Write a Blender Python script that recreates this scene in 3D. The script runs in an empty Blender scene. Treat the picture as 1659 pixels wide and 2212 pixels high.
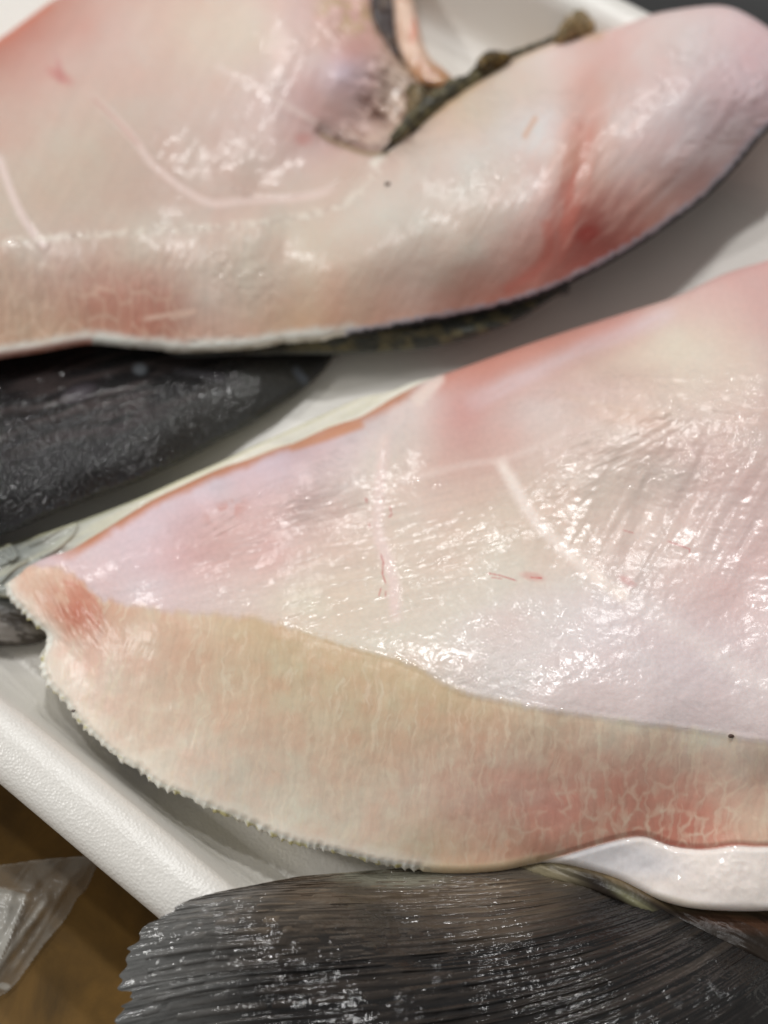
import bpy, math, random
import numpy as np

# ------------------------------------------------------------------ camera, world, lamps
S = bpy.context.scene
COL = S.collection
MM = 0.001
VFOV = math.radians(40.0)
TILT = math.radians(30.0)          # off straight-down
DIST = 0.24
camd = bpy.data.cameras.new('camera')
cam = bpy.data.objects.new('camera', camd); COL.objects.link(cam)
camd.sensor_fit = 'VERTICAL'; camd.angle = VFOV
camd.clip_start = 0.01; camd.clip_end = 50
CAM = np.array([0.0, -DIST*math.sin(TILT), DIST*math.cos(TILT)])
cam.location = CAM; cam.rotation_euler = (TILT, 0, 0)
camd.dof.use_dof = True
camd.dof.focus_distance = 0.195
camd.dof.aperture_fstop = 8.0
S.camera = cam

W = bpy.data.worlds.new('World'); S.world = W; W.use_nodes = True
bg = W.node_tree.nodes['Background']
bg.inputs[0].default_value = (1.0, 0.985, 0.96, 1); bg.inputs[1].default_value = 0.30

def area(name, loc, sx, sy, power, col, target=(0, 0, 0)):
    d = bpy.data.lights.new(name, 'AREA'); d.shape = 'RECTANGLE'; d.size = sx; d.size_y = sy
    d.energy = power; d.color = col
    o = bpy.data.objects.new(name, d); COL.objects.link(o); o.location = loc
    v = np.array(target, float)-np.array(loc, float)
    import mathutils
    o.rotation_euler = mathutils.Vector(v).to_track_quat('-Z', 'Y').to_euler()
    return o
area('ceiling_lamp_key', (-0.03, 0.47, 1.06), 0.09, 0.06, 4.0, (1.0, 0.995, 0.985))
area('glint_lamp_left', (-0.26, 0.30, 1.08), 0.06, 0.05, 1.8, (1.0, 0.995, 0.985))  # added lamp, set to put glints on the near piece's rolled flap
area('glint_lamp_right', (0.14, 0.78, 1.0), 0.07, 0.05, 2.0, (1.0, 0.995, 0.985))  # added lamp, its mirror image glints on the near wall's upper right
area('glint_lamp_back', (0.10, 1.25, 1.0), 0.10, 0.06, 2.6, (1.0, 0.995, 0.985))  # added lamp for glints on the far piece
area('added_lamp_far_left', (-0.75, 0.85, 0.80), 0.08, 0.06, 2.0, (1.0, 0.995, 0.985))  # added lamp, makes the far lobe shade the tray floor beside it
area('ceiling_lamp_fill', (-0.80, 0.02, 0.72), 0.14, 0.07, 3.0, (1.0, 0.985, 0.96))

S.view_settings.view_transform = 'Standard'; S.view_settings.look = 'None'
S.view_settings.exposure = -0.2; S.view_settings.gamma = 1.0
try:
    S.cycles.use_denoising = True
except Exception: pass

# ------------------------------------------------------------------ helpers
DW, DH = 1659.0, 2212.0            # the plan is drawn on a 1659 x 2212 sheet
FP = (DH/2)/math.tan(VFOV/2)
ct, st = math.cos(TILT), math.sin(TILT)
def place(u, v, z):
    """plan point (u, v) at height z (metres) -> world"""
    u = np.asarray(u, float); v = np.asarray(v, float); z = np.asarray(z, float)
    dx = (u-DW/2)/FP; dy = -(v-DH/2)/FP
    wy = dy*ct + st; wz = dy*st - ct
    t = (z-CAM[2])/wz
    return np.stack([CAM[0]+dx*t, CAM[1]+wy*t, CAM[2]+wz*t], -1)

def lin(c):
    c = np.asarray(c, float)/255.0
    return np.where(c <= 0.04045, c/12.92, ((c+0.055)/1.055)**2.4)

def h2(ix, iy, seed):
    a = (ix.astype(np.int64)*374761393 + iy.astype(np.int64)*668265263 + seed*2147483647) & 0xffffffff
    a = ((a ^ (a >> 13))*1274126177) & 0xffffffff
    a = ((a ^ (a >> 15))*2246822519) & 0xffffffff
    return ((a ^ (a >> 16)) & 0xffffff)/float(0xffffff)
def vn(x, y, seed=0):
    ix = np.floor(x); iy = np.floor(y); fx = x-ix; fy = y-iy
    fx = fx*fx*fx*(fx*(fx*6-15)+10); fy = fy*fy*fy*(fy*(fy*6-15)+10)
    a = h2(ix, iy, seed); b = h2(ix+1, iy, seed); c = h2(ix, iy+1, seed); d = h2(ix+1, iy+1, seed)
    return (a+(b-a)*fx)*(1-fy)+(c+(d-c)*fx)*fy
def fbm(x, y, o=4, seed=0, g=0.5):
    s = 0; a = 1; t = 0
    for i in range(o):
        s = s+a*vn(x, y, seed+i*17); t += a; a *= g
        x, y = x*2.03*0.8-y*2.03*0.6+3.1, x*2.03*0.6+y*2.03*0.8+1.7
    return s/t
def fbma(x, y, o=3, seed=0):
    s = 0; a = 1; t = 0
    for i in range(o):
        s = s+a*vn(x, y, seed+i*13); t += a; a *= 0.55; x = x*2.1+5.3; y = y*2.1+2.9
    return s/t
def worley(x, y, seed=0, jit=0.9):
    ix = np.floor(x); iy = np.floor(y)
    f1 = np.full(x.shape, 9.0); f2 = np.full(x.shape, 9.0)
    for a in (-1, 0, 1):
        for b in (-1, 0, 1):
            cx = ix+a; cy = iy+b
            d = np.hypot(cx+0.5+(h2(cx, cy, seed)-0.5)*jit-x, cy+0.5+(h2(cx, cy, seed+5)-0.5)*jit-y)
            f2 = np.minimum(f2, np.maximum(f1, d)); f1 = np.minimum(f1, d)
    return f1, f2
def ani(u, v, deg, sl, sc):
    """coordinates along / across a grain direction (degrees, downwards positive)"""
    a = math.radians(deg); m = min(sl, 60.0)*0.22
    w1 = vn(u/150.0+7, v/150.0+3, 901)-0.5; w2 = vn(u/95.0+2, v/95.0+9, 903)-0.5
    u = u+m*(w1+0.5*w2); v = v+m*(w2*0.8-w1*0.7)
    return (u*math.cos(a)+v*math.sin(a))/sl, (-u*math.sin(a)+v*math.cos(a))/sc
def ss(a, b, x):
    t = np.clip((x-a)/(b-a), 0, 1); return t*t*(3-2*t)
def crv(pts, n=8, closed=False):
    P = np.array(pts, float); out = []
    N = len(P)
    for i in range(N if closed else N-1):
        if closed: p0, p1, p2, p3 = P[i-1], P[i], P[(i+1) % N], P[(i+2) % N]
        else: p0, p1, p2, p3 = P[max(i-1, 0)], P[i], P[i+1], P[min(i+2, N-1)]
        for k in range(n):
            t = k/n
            out.append(0.5*((2*p1)+(-p0+p2)*t+(2*p0-5*p1+4*p2-p3)*t*t+(-p0+3*p1-3*p2+p3)*t**3))
    if not closed: out.append(P[-1])
    return np.array(out)
def pdist(u, v, pts, closed=False, want_t=False):
    P = np.array(pts, float); best = np.full(u.shape, 1e18); bt = np.zeros(u.shape)
    n = len(P)
    for i in range(n if closed else n-1):
        a = P[i]; b = P[(i+1) % n]; d = b-a; L = d@d+1e-12
        t = np.clip(((u-a[0])*d[0]+(v-a[1])*d[1])/L, 0, 1)
        q = (u-a[0]-t*d[0])**2+(v-a[1]-t*d[1])**2
        m = q < best
        if want_t: bt = np.where(m, (i+t)/(n-1), bt)
        best = np.where(m, q, best)
    best = np.sqrt(best)
    return (best, bt) if want_t else best
def inside(u, v, P):
    r = np.zeros(u.shape, bool); n = len(P)
    for i in range(n):
        x0, y0 = P[i]; x1, y1 = P[(i+1) % n]
        if y0 == y1: continue
        c = ((y0 > v) != (y1 > v)) & (u < (x1-x0)*(v-y0)/(y1-y0)+x0)
        r ^= c
    return r
def sdf(u, v, P):
    """positive inside; far cells are only approximated"""
    d = pdist(u, v, P, True); return np.where(inside(u, v, P), d, -d)
def blob(u, v, cx, cy, rx, ry, deg=0, soft=0.6):
    a_ = math.radians(deg); uu_ = u-cx; vv_ = v-cy
    x = (uu_*math.cos(a_)+vv_*math.sin(a_))/rx; y = (-uu_*math.sin(a_)+vv_*math.cos(a_))/ry; return 1-ss(1-soft, 1+soft*0.6, np.hypot(x, y))
def stroke(u, v, pts, w, soft=0.7, fade=True):
    d, t = pdist(u, v, pts, want_t=True)
    m = 1-ss(w*(1-soft), w, d)
    if fade: m = m*ss(0, 0.12, t+0.02)*ss(0, 0.12, 1.02-t)
    return m
class RBF:
    def __init__(s, pts, c=25.0, smooth=0.0):
        A = np.array(pts, float); s.p = A[:, :2]; s.c = c
        y = A[:, 2:]; s.m = y.mean(0)
        d = np.hypot(s.p[:, None, 0]-s.p[None, :, 0], s.p[:, None, 1]-s.p[None, :, 1])
        K = np.sqrt(d*d+c*c)
        n = len(K); K2 = np.zeros((n+1, n+1)); K2[:n, :n] = K-np.eye(n)*smooth; K2[n, :n] = 1; K2[:n, n] = 1
        s.w = np.linalg.solve(K2, np.vstack([y, np.zeros((1, y.shape[1]))]))
    def __call__(s, u, v):
        out = np.zeros(u.shape+(s.w.shape[1],))+s.w[-1]
        for (x, y), w in zip(s.p, s.w[:-1]):
            out += np.sqrt((u-x)**2+(v-y)**2+s.c**2)[..., None]*w
        return out
def mix(c, m, rgb):
    t = lin(rgb); return c+(t-c)*np.clip(m, 0, 1)[..., None]

def mesh_obj(name, V, F, mat, parent=None, attrs=None, smooth=True):
    """V (n,3) world, F (m,3|4) int"""
    V = np.asarray(V, np.float32); F = np.asarray(F, np.int32)
    o_loc = np.zeros(3)
    me = bpy.data.meshes.new(name)
    k = F.shape[1]
    me.vertices.add(len(V)); me.vertices.foreach_set('co', V.ravel())
    me.loops.add(F.size); me.loops.foreach_set('vertex_index', F.ravel())
    me.polygons.add(len(F)); me.polygons.foreach_set('loop_start', np.arange(0, F.size, k, dtype=np.int32))
    try: me.polygons.foreach_set('loop_total', np.full(len(F), k, np.int32))
    except Exception: pass
    me.update(calc_edges=True)
    if smooth: me.polygons.foreach_set('use_smooth', np.ones(len(F), bool))
    for n, a in (attrs or {}).items():
        a = np.asarray(a, np.float32)
        if a.ndim == 2:
            at = me.color_attributes.new(n, 'FLOAT_COLOR', 'POINT')
            at.data.foreach_set('color', np.hstack([a, np.ones((len(a), 1), np.float32)]).ravel())
        else:
            at = me.attributes.new(n, 'FLOAT', 'POINT'); at.data.foreach_set('value', a)
    me.materials.append(mat)
    o = bpy.data.objects.new(name, me); COL.objects.link(o)
    if parent is not None: o.parent = parent
    return o
def root(name, label, cat, group=None):
    o = bpy.data.objects.new(name, None); COL.objects.link(o); o.empty_display_size = 0.01
    o['label'] = label; o['category'] = cat
    if group: o['group'] = group
    return o

def axis(a, b, step, lo, hi):
    """fine steps in the part the camera sees, coarser outside"""
    x = [a]
    while x[-1] < b:
        x.append(x[-1]+(step if lo-12 <= x[-1] <= hi+12 else step*3))
    return np.array(x)

def sheet(outline, hfun, cfun, step, mats, names, parent, region=None, skirt=(8, 2.5, 45, -0.5), floor=-0.5, thick=None):
    """A solid of flesh or skin: dense top surface over the outline, sides rolled under to the base.
    hfun(u,v,d) -> mm ; cfun(u,v,d) -> rgb linear, wet ; region(u,v,d) -> int part index"""
    P = outline
    U = axis(P[:, 0].min()-step, P[:, 0].max()+step, step, 0, DW); V = axis(P[:, 1].min()-step, P[:, 1].max()+step, step, 0, DH)
    u, v = np.meshgrid(U, V)
    # cheap sdf: exact near the border, coarse grid elsewhere
    d = sdf(u, v, P)
    keep = d > -step*0.72
    cell = keep[:-1, :-1] & keep[1:, :-1] & keep[:-1, 1:] & keep[1:, 1:]
    gx = np.gradient(d, axis=1)/np.gradient(U)[None, :]; gy = np.gradient(d, axis=0)/np.gradient(V)[:, None]
    gl = np.hypot(gx, gy)+1e-9; gx /= gl; gy /= gl
    # snap the outermost ring on the outline
    used = np.zeros(u.shape, bool); used[:-1, :-1] |= cell; used[1:, :-1] |= cell; used[:-1, 1:] |= cell; used[1:, 1:] |= cell
    m = used & (d < 0)
    u = np.where(m, u-gx*d, u); v = np.where(m, v-gy*d, v); d = np.where(m, 0, d)
    idx = np.full(u.shape, -1); idx[used] = np.arange(used.sum())
    uu, vv, dd = u[used], v[used], d[used]; gxx, gyy = gx[used], gy[used]
    z = hfun(uu, vv, dd)
    rgb, wet = cfun(uu, vv, dd)
    co = place(uu, vv, z*MM)
    a = idx[:-1, :-1][cell]; b = idx[:-1, 1:][cell]; c = idx[1:, 1:][cell]; e = idx[1:, :-1][cell]
    F = np.stack([a, e, c, b], 1)
    # boundary edges -> skirt
    E = np.vstack([F[:, [0, 1]], F[:, [1, 2]], F[:, [2, 3]], F[:, [3, 0]]])
    key = np.minimum(E[:, 0], E[:, 1])*10**7+np.maximum(E[:, 0], E[:, 1])
    _, inv, cnt = np.unique(key, return_inverse=True, return_counts=True)
    B = E[cnt[inv] == 1]
    bv = np.unique(B); pos = {int(x): i for i, x in enumerate(bv)}
    n0 = len(co); nb = len(bv)
    if thick is None: rings = [(skirt[0], z[bv]-skirt[1]), (skirt[2], np.full(nb, skirt[3]))]
    else: rings = [(1.0, z[bv]-thick*0.6), (6.0, z[bv]-thick)]
    allc = [co]; allr = [rgb]; allw = [wet]
    for off, zz in rings:
        zz = np.minimum(zz, z[bv]-0.1)
        allc.append(place(uu[bv]+gxx[bv]*off, vv[bv]+gyy[bv]*off, zz*MM)); allr.append(rgb[bv]*1.0); allw.append(wet[bv]*0)
    co = np.vstack(allc); rgb = np.vstack(allr); wet = np.concatenate(allw)
    bi = np.searchsorted(bv, B)
    s1 = np.stack([B[:, 1], B[:, 0], n0+bi[:, 0], n0+bi[:, 1]], 1)
    s2 = np.stack([n0+bi[:, 1], n0+bi[:, 0], n0+nb+bi[:, 0], n0+nb+bi[:, 1]], 1)
    Fa = np.vstack([F, s1, s2])
    fc = np.vstack([F, np.stack([B[:, 0]]*4, 1), np.stack([B[:, 0]]*4, 1)])[:, 0]
    if region is None: reg = np.zeros(len(Fa), int)
    else: reg = region(uu, vv, dd)[fc]
    objs = []
    for r, nm in enumerate(names):
        f = Fa[reg == r]
        if not len(f): objs.append(None); continue
        vi, inv = np.unique(f, return_inverse=True)
        objs.append(mesh_obj(nm, co[vi], inv.reshape(f.shape), mats[r], parent, {'tint': rgb[vi], 'wet': wet[vi]}))
    return objs

# ------------------------------------------------------------------ materials
def mat(name):
    m = bpy.data.materials.new(name); m.use_nodes = True
    nt = m.node_tree; p = nt.nodes['Principled BSDF']; return m, nt, p
def node(nt, t, **kw):
    n = nt.nodes.new(t)
    for k, v in kw.items():
        if k.startswith('i_'): n.inputs[int(k[2:]) if k[2:].isdigit() else k[2:].replace('_', ' ')].default_value = v
        else: setattr(n, k, v)
    return n
def wet_mat(name, rough=0.45, coat=1.0, coat_rough=0.035, sss=0.25, scale=0.0018, b1=0.25, b2=0.9, fine=2100, coarse=900, radius=(1.0, 0.72, 0.62), grain=1.0, spec=0.22, bd=0.0005):
    m, nt, p = mat(name); L = nt.links
    at = node(nt, 'ShaderNodeAttribute', attribute_name='tint')
    aw = node(nt, 'ShaderNodeAttribute', attribute_name='wet')
    tc = node(nt, 'ShaderNodeTexCoord')
    n1 = node(nt, 'ShaderNodeTexNoise'); n1.inputs['Scale'].default_value = coarse; n1.inputs['Detail'].default_value = 3
    n2 = node(nt, 'ShaderNodeTexNoise'); n2.inputs['Scale'].default_value = fine; n2.inputs['Detail'].default_value = 2
    L.new(tc.outputs['Object'], n1.inputs['Vector']); L.new(tc.outputs['Object'], n2.inputs['Vector'])
    add = node(nt, 'ShaderNodeMath', operation='MULTIPLY_ADD'); add.inputs[1].default_value = 0.35
    L.new(n2.outputs['Fac'], add.inputs[0]); L.new(n1.outputs['Fac'], add.inputs[2])
    st_ = node(nt, 'ShaderNodeMath', operation='MULTIPLY_ADD'); st_.inputs[1].default_value = b2; st_.inputs[2].default_value = b1*0.2
    L.new(aw.outputs['Fac'], st_.inputs[0])
    bc = node(nt, 'ShaderNodeBump'); bc.inputs['Distance'].default_value = bd
    L.new(add.outputs[0], bc.inputs['Height']); L.new(st_.outputs[0], bc.inputs['Strength'])
    L.new(bc.outputs['Normal'], p.inputs['Coat Normal'])
    bb = node(nt, 'ShaderNodeBump'); bb.inputs['Distance'].default_value = 0.0003; bb.inputs['Strength'].default_value = b1
    L.new(add.outputs[0], bb.inputs['Height']); L.new(bb.outputs['Normal'], p.inputs['Normal'])
    # slight mottling of the tint
    n3 = node(nt, 'ShaderNodeTexNoise'); n3.inputs['Scale'].default_value = 1400; n3.inputs['Detail'].default_value = 2
    L.new(tc.outputs['Object'], n3.inputs['Vector'])
    mr = node(nt, 'ShaderNodeMapRange'); mr.inputs['To Min'].default_value = 1-0.10*grain; mr.inputs['To Max'].default_value = 1+0.10*grain
    L.new(n3.outputs['Fac'], mr.inputs['Value'])
    vm = node(nt, 'ShaderNodeVectorMath', operation='SCALE'); L.new(at.outputs['Color'], vm.inputs[0]); L.new(mr.outputs[0], vm.inputs['Scale'])
    L.new(vm.outputs[0], p.inputs['Base Color'])
    p.inputs['Roughness'].default_value = rough
    cw = node(nt, 'ShaderNodeMapRange'); cw.inputs['From Max'].default_value = 0.6; cw.inputs['To Min'].default_value = coat*0.33; cw.inputs['To Max'].default_value = coat
    L.new(aw.outputs['Fac'], cw.inputs['Value']); L.new(cw.outputs[0], p.inputs['Coat Weight'])
    cr = node(nt, 'ShaderNodeMapRange'); cr.inputs['From Max'].default_value = 0.5; cr.inputs['To Min'].default_value = coat_rough+0.14; cr.inputs['To Max'].default_value = coat_rough
    L.new(aw.outputs['Fac'], cr.inputs['Value']); L.new(cr.outputs[0], p.inputs['Coat Roughness'])
    p.inputs['Coat IOR'].default_value = 1.48
    p.inputs['Specular IOR Level'].default_value = spec
    if sss > 0:
        p.inputs['Subsurface Weight'].default_value = sss; p.inputs['Subsurface Scale'].default_value = scale
        p.inputs['Subsurface Radius'].default_value = radius
    return m
M_flesh = wet_mat('wet_flesh')
M_cut = wet_mat('cut_flesh', b1=0.1, grain=0.5, coat=0.8, coat_rough=0.1, sss=0.25, b2=0.6)
M_fat = wet_mat('fat', b1=0.02, b2=0.25, sss=0.4, scale=0.002, coat=0.8, radius=(1, .85, .75))
M_skin = wet_mat('dark_skin', spec=0.06, sss=0.0, coat=0.6, coat_rough=0.15, b1=0.3, b2=1.0)
M_pale = wet_mat('pale_skin', b2=0.2, sss=0.2, scale=0.0012, coat=1.0, coat_rough=0.05, radius=(1, .9, .7))
M_fin = wet_mat('fin_skin', sss=0.0, coat=1.0, coat_rough=0.06, b1=0.5, b2=1.0, rough=0.6, coarse=650, fine=1700, spec=0.04, bd=0.00028)

for m_ in (M_fin, M_skin): m_.node_tree.nodes['Principled BSDF'].inputs['Coat IOR'].default_value = 1.44

def foam_mat():
    m, nt, p = mat('white_foam'); L = nt.links
    tc = node(nt, 'ShaderNodeTexCoord')
    vo = node(nt, 'ShaderNodeTexVoronoi'); vo.inputs['Scale'].default_value = 2200
    n = node(nt, 'ShaderNodeTexNoise'); n.inputs['Scale'].default_value = 900; n.inputs['Detail'].default_value = 4
    L.new(tc.outputs['Object'], vo.inputs['Vector']); L.new(tc.outputs['Object'], n.inputs['Vector'])
    ad = node(nt, 'ShaderNodeMath', operation='ADD'); L.new(vo.outputs['Distance'], ad.inputs[0]); L.new(n.outputs['Fac'], ad.inputs[1])
    b = node(nt, 'ShaderNodeBump'); b.inputs['Distance'].default_value = 0.00007; b.inputs['Strength'].default_value = 0.8
    L.new(ad.outputs[0], b.inputs['Height']); L.new(b.outputs['Normal'], p.inputs['Normal'])
    r = node(nt, 'ShaderNodeValToRGB'); r.color_ramp.elements[0].color = (*lin((222, 217, 209)), 1); r.color_ramp.elements[1].color = (*lin((235, 233, 228)), 1)
    n2 = node(nt, 'ShaderNodeTexNoise'); n2.inputs['Scale'].default_value = 40; n2.inputs['Detail'].default_value = 5
    L.new(tc.outputs['Object'], n2.inputs['Vector']); L.new(n2.outputs['Fac'], r.inputs[0]); L.new(r.outputs[0], p.inputs['Base Color'])
    p.inputs['Roughness'].default_value = 0.32
    p.inputs['Subsurface Weight'].default_value = 0.15; p.inputs['Subsurface Scale'].default_value = 0.001; p.inputs['Subsurface Radius'].default_value = (1, 1, 1)
    return m
M_foam = foam_mat()
def table_mat():
    m, nt, p = mat('brown_paper'); L = nt.links
    tc = node(nt, 'ShaderNodeTexCoord')
    n = node(nt, 'ShaderNodeTexNoise'); n.inputs['Scale'].default_value = 60; n.inputs['Detail'].default_value = 6; n.inputs['Roughness'].default_value = 0.65; n.inputs['Distortion'].default_value = 0.6
    L.new(tc.outputs['Object'], n.inputs['Vector'])
    r = node(nt, 'ShaderNodeValToRGB'); e = r.color_ramp.elements
    e[0].position = 0.3; e[0].color = (*lin((78, 58, 26)), 1); e[1].position = 0.72; e[1].color = (*lin((132, 98, 44)), 1)
    L.new(n.outputs['Fac'], r.inputs[0]); L.new(r.outputs[0], p.inputs['Base Color'])
    p.inputs['Roughness'].default_value = 0.6
    return m
M_table = table_mat()
def plain(name, rgb, rough=0.5, sc=80, var=0.15):
    m, nt, p = mat(name); L = nt.links
    tc = node(nt, 'ShaderNodeTexCoord'); n = node(nt, 'ShaderNodeTexNoise'); n.inputs['Scale'].default_value = sc; n.inputs['Detail'].default_value = 5
    L.new(tc.outputs['Object'], n.inputs['Vector'])
    r = node(nt, 'ShaderNodeValToRGB'); c = lin(rgb)
    r.color_ramp.elements[0].position = 0.3; r.color_ramp.elements[1].position = 0.7
    r.color_ramp.elements[0].color = (*(c*(1-var)), 1); r.color_ramp.elements[1].color = (*np.clip(c*(1+var), 0, 1), 1)
    L.new(n.outputs['Fac'], r.inputs[0]); L.new(r.outputs[0], p.inputs['Base Color'])
    p.inputs['Roughness'].default_value = rough
    return m
M_black = plain('black_slab', (30, 30, 30), 0.35)
M_speck = plain('dark_speck', (70, 45, 35), 0.5, 900)

# ------------------------------------------------------------------ setting: table and the black slab beyond it
def struct(o):
    o['kind'] = 'structure'; return o
tz = -3.2*MM
RIMZ = 18.0*MM
p1 = place(0, 1692, 16*MM)[:2]; p2 = place(345, 1984, 16*MM)[:2]; q = place(1415, 36, 16*MM)[:2]
ex = (p2-p1)/np.linalg.norm(p2-p1); ey = np.array([-ex[1], ex[0]])     # ex along the tray's side, ey across it
WID = (q-p1)@ey
a0 = p1+ex*(-0.17)
def T(x, y, z): return np.array([*(a0+ex*x+ey*y), z])
LEN = 0.42
def slab(name, m, x0, x1, y0, y1, z0, z1):
    c = [T(x0, y0, z0), T(x1, y0, z0), T(x1, y1, z0), T(x0, y1, z0), T(x0, y0, z1), T(x1, y0, z1), T(x1, y1, z1), T(x0, y1, z1)]
    return mesh_obj(name, c, [[0, 3, 2, 1], [4, 5, 6, 7], [0, 1, 5, 4], [1, 2, 6, 5], [2, 3, 7, 6], [3, 0, 4, 7]], m, smooth=False)
struct(slab('table', M_table, -0.9, 1.2, -0.9, WID*0.5, tz-0.02, tz))
struct(slab('dark_slab', M_black, -0.9, 1.2, WID*0.5+0.0005, 0.9, tz-0.02, tz-0.001))  # plain black slab filling the ground past the table's edge

# ------------------------------------------------------------------ foam tray
def build_tray():
    r = root('foam_tray', 'white foam tray with rolled rim holding both fish pieces', 'tray')
    prof = [(12.5, -3.0), (8, 3), (4.0, 12.5), (1.2, 14.0), (0.2, 14.6), (0.0, 15.2), (0.1, 15.8), (0.6, 16.6), (1.5, 17.4), (3.0, 18.0), (4.8, 18.5),
            (6.2, 18.5), (7.4, 18.1), (8.4, 17.4), (9.1, 16.4), (9.6, 15.0), (11.0, 9.5), (12.6, 4.5), (13.8, 1.9), (15.4, 0.7), (17.5, 0.1), (20, 0)]
    def ringpts(off):
        R0 = 0.030; pts = []
        rr = R0-off; 
        n = 14
        for cx, cy, a in ((R0, R0, 180), (LEN-R0, R0, 270), (LEN-R0, WID-R0, 0), (R0, WID-R0, 90)):
            for k in range(n+1):
                t = math.radians(a+90*k/n)
                pts.append((cx+rr*math.cos(t), cy+rr*math.sin(t)))
        return pts
    def strip(pr, nm):
        V = []; 
        for o, z in pr:
            for x, y in ringpts(o*MM): V.append(T(x, y, z*MM))
        n = len(ringpts(0)); F = []
        for i in range(len(pr)-1):
            for k in range(n):
                k2 = (k+1) % n; F.append([i*n+k, i*n+k2, (i+1)*n+k2, (i+1)*n+k])
        return V, F
    V, F = strip(prof[:16], 'rim'); o = mesh_obj('rim', V, F, M_foam, r)
    V, F = strip(prof[15:21], 'wall'); mesh_obj('side_wall', V, F, M_foam, r)
    # floor with fine embossed ribs, one sheet with its fillet ring
    V = []; pr = prof[20:]
    fx = np.linspace(0.0215, LEN-0.0215, 60); 
    ring = ringpts(17.5*MM); ring2 = ringpts(19.9*MM)
    V = [T(x, y, 0.1*MM) for x, y in ring]+[T(x, y, 0) for x, y in ring2]
    n = len(ring); F = [[k, (k+1) % n, n+(k+1) % n, n+k] for k in range(n)]
    V.append(T(LEN/2, WID/2, 0)); c = len(V)-1
    F += [[n+k, n+(k+1) % n, c, c] for k in range(n)]
    me = bpy.data.meshes.new('tray_floor')
    me.from_pydata([tuple(x) for x in V], [], [f if f[2] != f[3] else f[:3] for f in F]); me.update()
    me.materials.append(M_foam)
    fo = bpy.data.objects.new('tray_floor', me); COL.objects.link(fo); fo.parent = r
    return r
build_tray()

# ------------------------------------------------------------------ lower fish piece
low = root('raw_fish_piece', 'nearer raw fish collar with serrated white cut edge and fin hanging over the tray rim', 'raw fish', 'raw fish pieces on the tray')

L_top = [(1900, 520), (1800, 530), (1720, 545), (1659, 562), (1560, 593), (1460, 640), (1330, 682), (1180, 730), (1060, 772), (965, 806), (945, 812), (900, 832), (850, 858), (790, 892), (700, 925), (620, 958), (540, 990),
         (470, 1014), (400, 1046), (325, 1082), (260, 1122), (205, 1156), (150, 1188), (110, 1200), (62, 1222), (42, 1240), (10, 1262)]
L_serr = [(10, 1262), (18, 1290), (45, 1322), (75, 1352), (103, 1378), (90, 1410), (86, 1440), (100, 1478), (140, 1520), (165, 1558), (200, 1592), (255, 1640), (300, 1668), (345, 1702), (400, 1722), (450, 1748),
          (520, 1776), (580, 1803), (640, 1826), (720, 1842), (790, 1862), (850, 1872), (920, 1884)]
L_bot = [(920, 1884), (990, 1888), (1080, 1882), (1160, 1866), (1220, 1868), (1280, 1884), (1335, 1902), (1400, 1934), (1440, 1950), (1490, 1962), (1560, 1968), (1659, 1968), (1760, 1960), (1900, 1930)]
def serrate(c, amp, wl, seed):
    d = np.r_[0, np.cumsum(np.hypot(*np.diff(c, axis=0).T))]
    s = np.arange(0, d[-1], 1.5); x = np.interp(s, d, c[:, 0]); y = np.interp(s, d, c[:, 1])
    tx = np.gradient(x); ty = np.gradient(y); l = np.hypot(tx, ty); nx, ny = -ty/l, tx/l
    ph = s/wl+2.2*fbm(s/110.0, s*0+seed, 2, seed)
    saw = np.abs((ph % 1)-0.35)/0.65
    amp_ = amp*(0.1+1.4*vn(s/27.0, s*0+1.5, seed+3))
    off = (0.5-saw)*amp_*1.3+(fbm(s/14.0, s*0+seed, 2, seed+9)-0.5)*amp*0.8
    off *= ss(0, 20, s)*ss(0, 20, d[-1]-s)
    return np.stack([x-nx*off, y-ny*off], 1)
serr = serrate(crv(L_serr, 10), 6.5, 23.0, 4)
low_outline = np.vstack([crv(L_top, 6)[:-1], serr[:-1], crv(L_bot, 6)])
serr_c = crv(L_serr, 3); 
RIDGE = crv([(225, 1292), (350, 1318), (500, 1328), (600, 1345), (680, 1370), (780, 1400), (860, 1424), (920, 1450), (990, 1490), (1080, 1512), (1180, 1532), (1300, 1549), (1400, 1562), (1500, 1575), (1659, 1602), (1900, 1640)], 4)
FATTOP = crv([(1150, 1866), (1210, 1850), (1270, 1832), (1330, 1815), (1390, 1806), (1450, 1826), (1520, 1834), (1590, 1826), (1659, 1828), (1900, 1820)], 4)
ROLL = crv([(140, 1215), (300, 1150), (450, 1085), (640, 1005), (800, 930)], 4)
ROLLB = crv([(150, 1215), (215, 1285), (330, 1265), (450, 1205), (600, 1140), (700, 1080), (800, 1000), (880, 905)], 4)
def above(u, v, c):  return v < np.interp(u, c[:, 0], c[:, 1])

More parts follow.
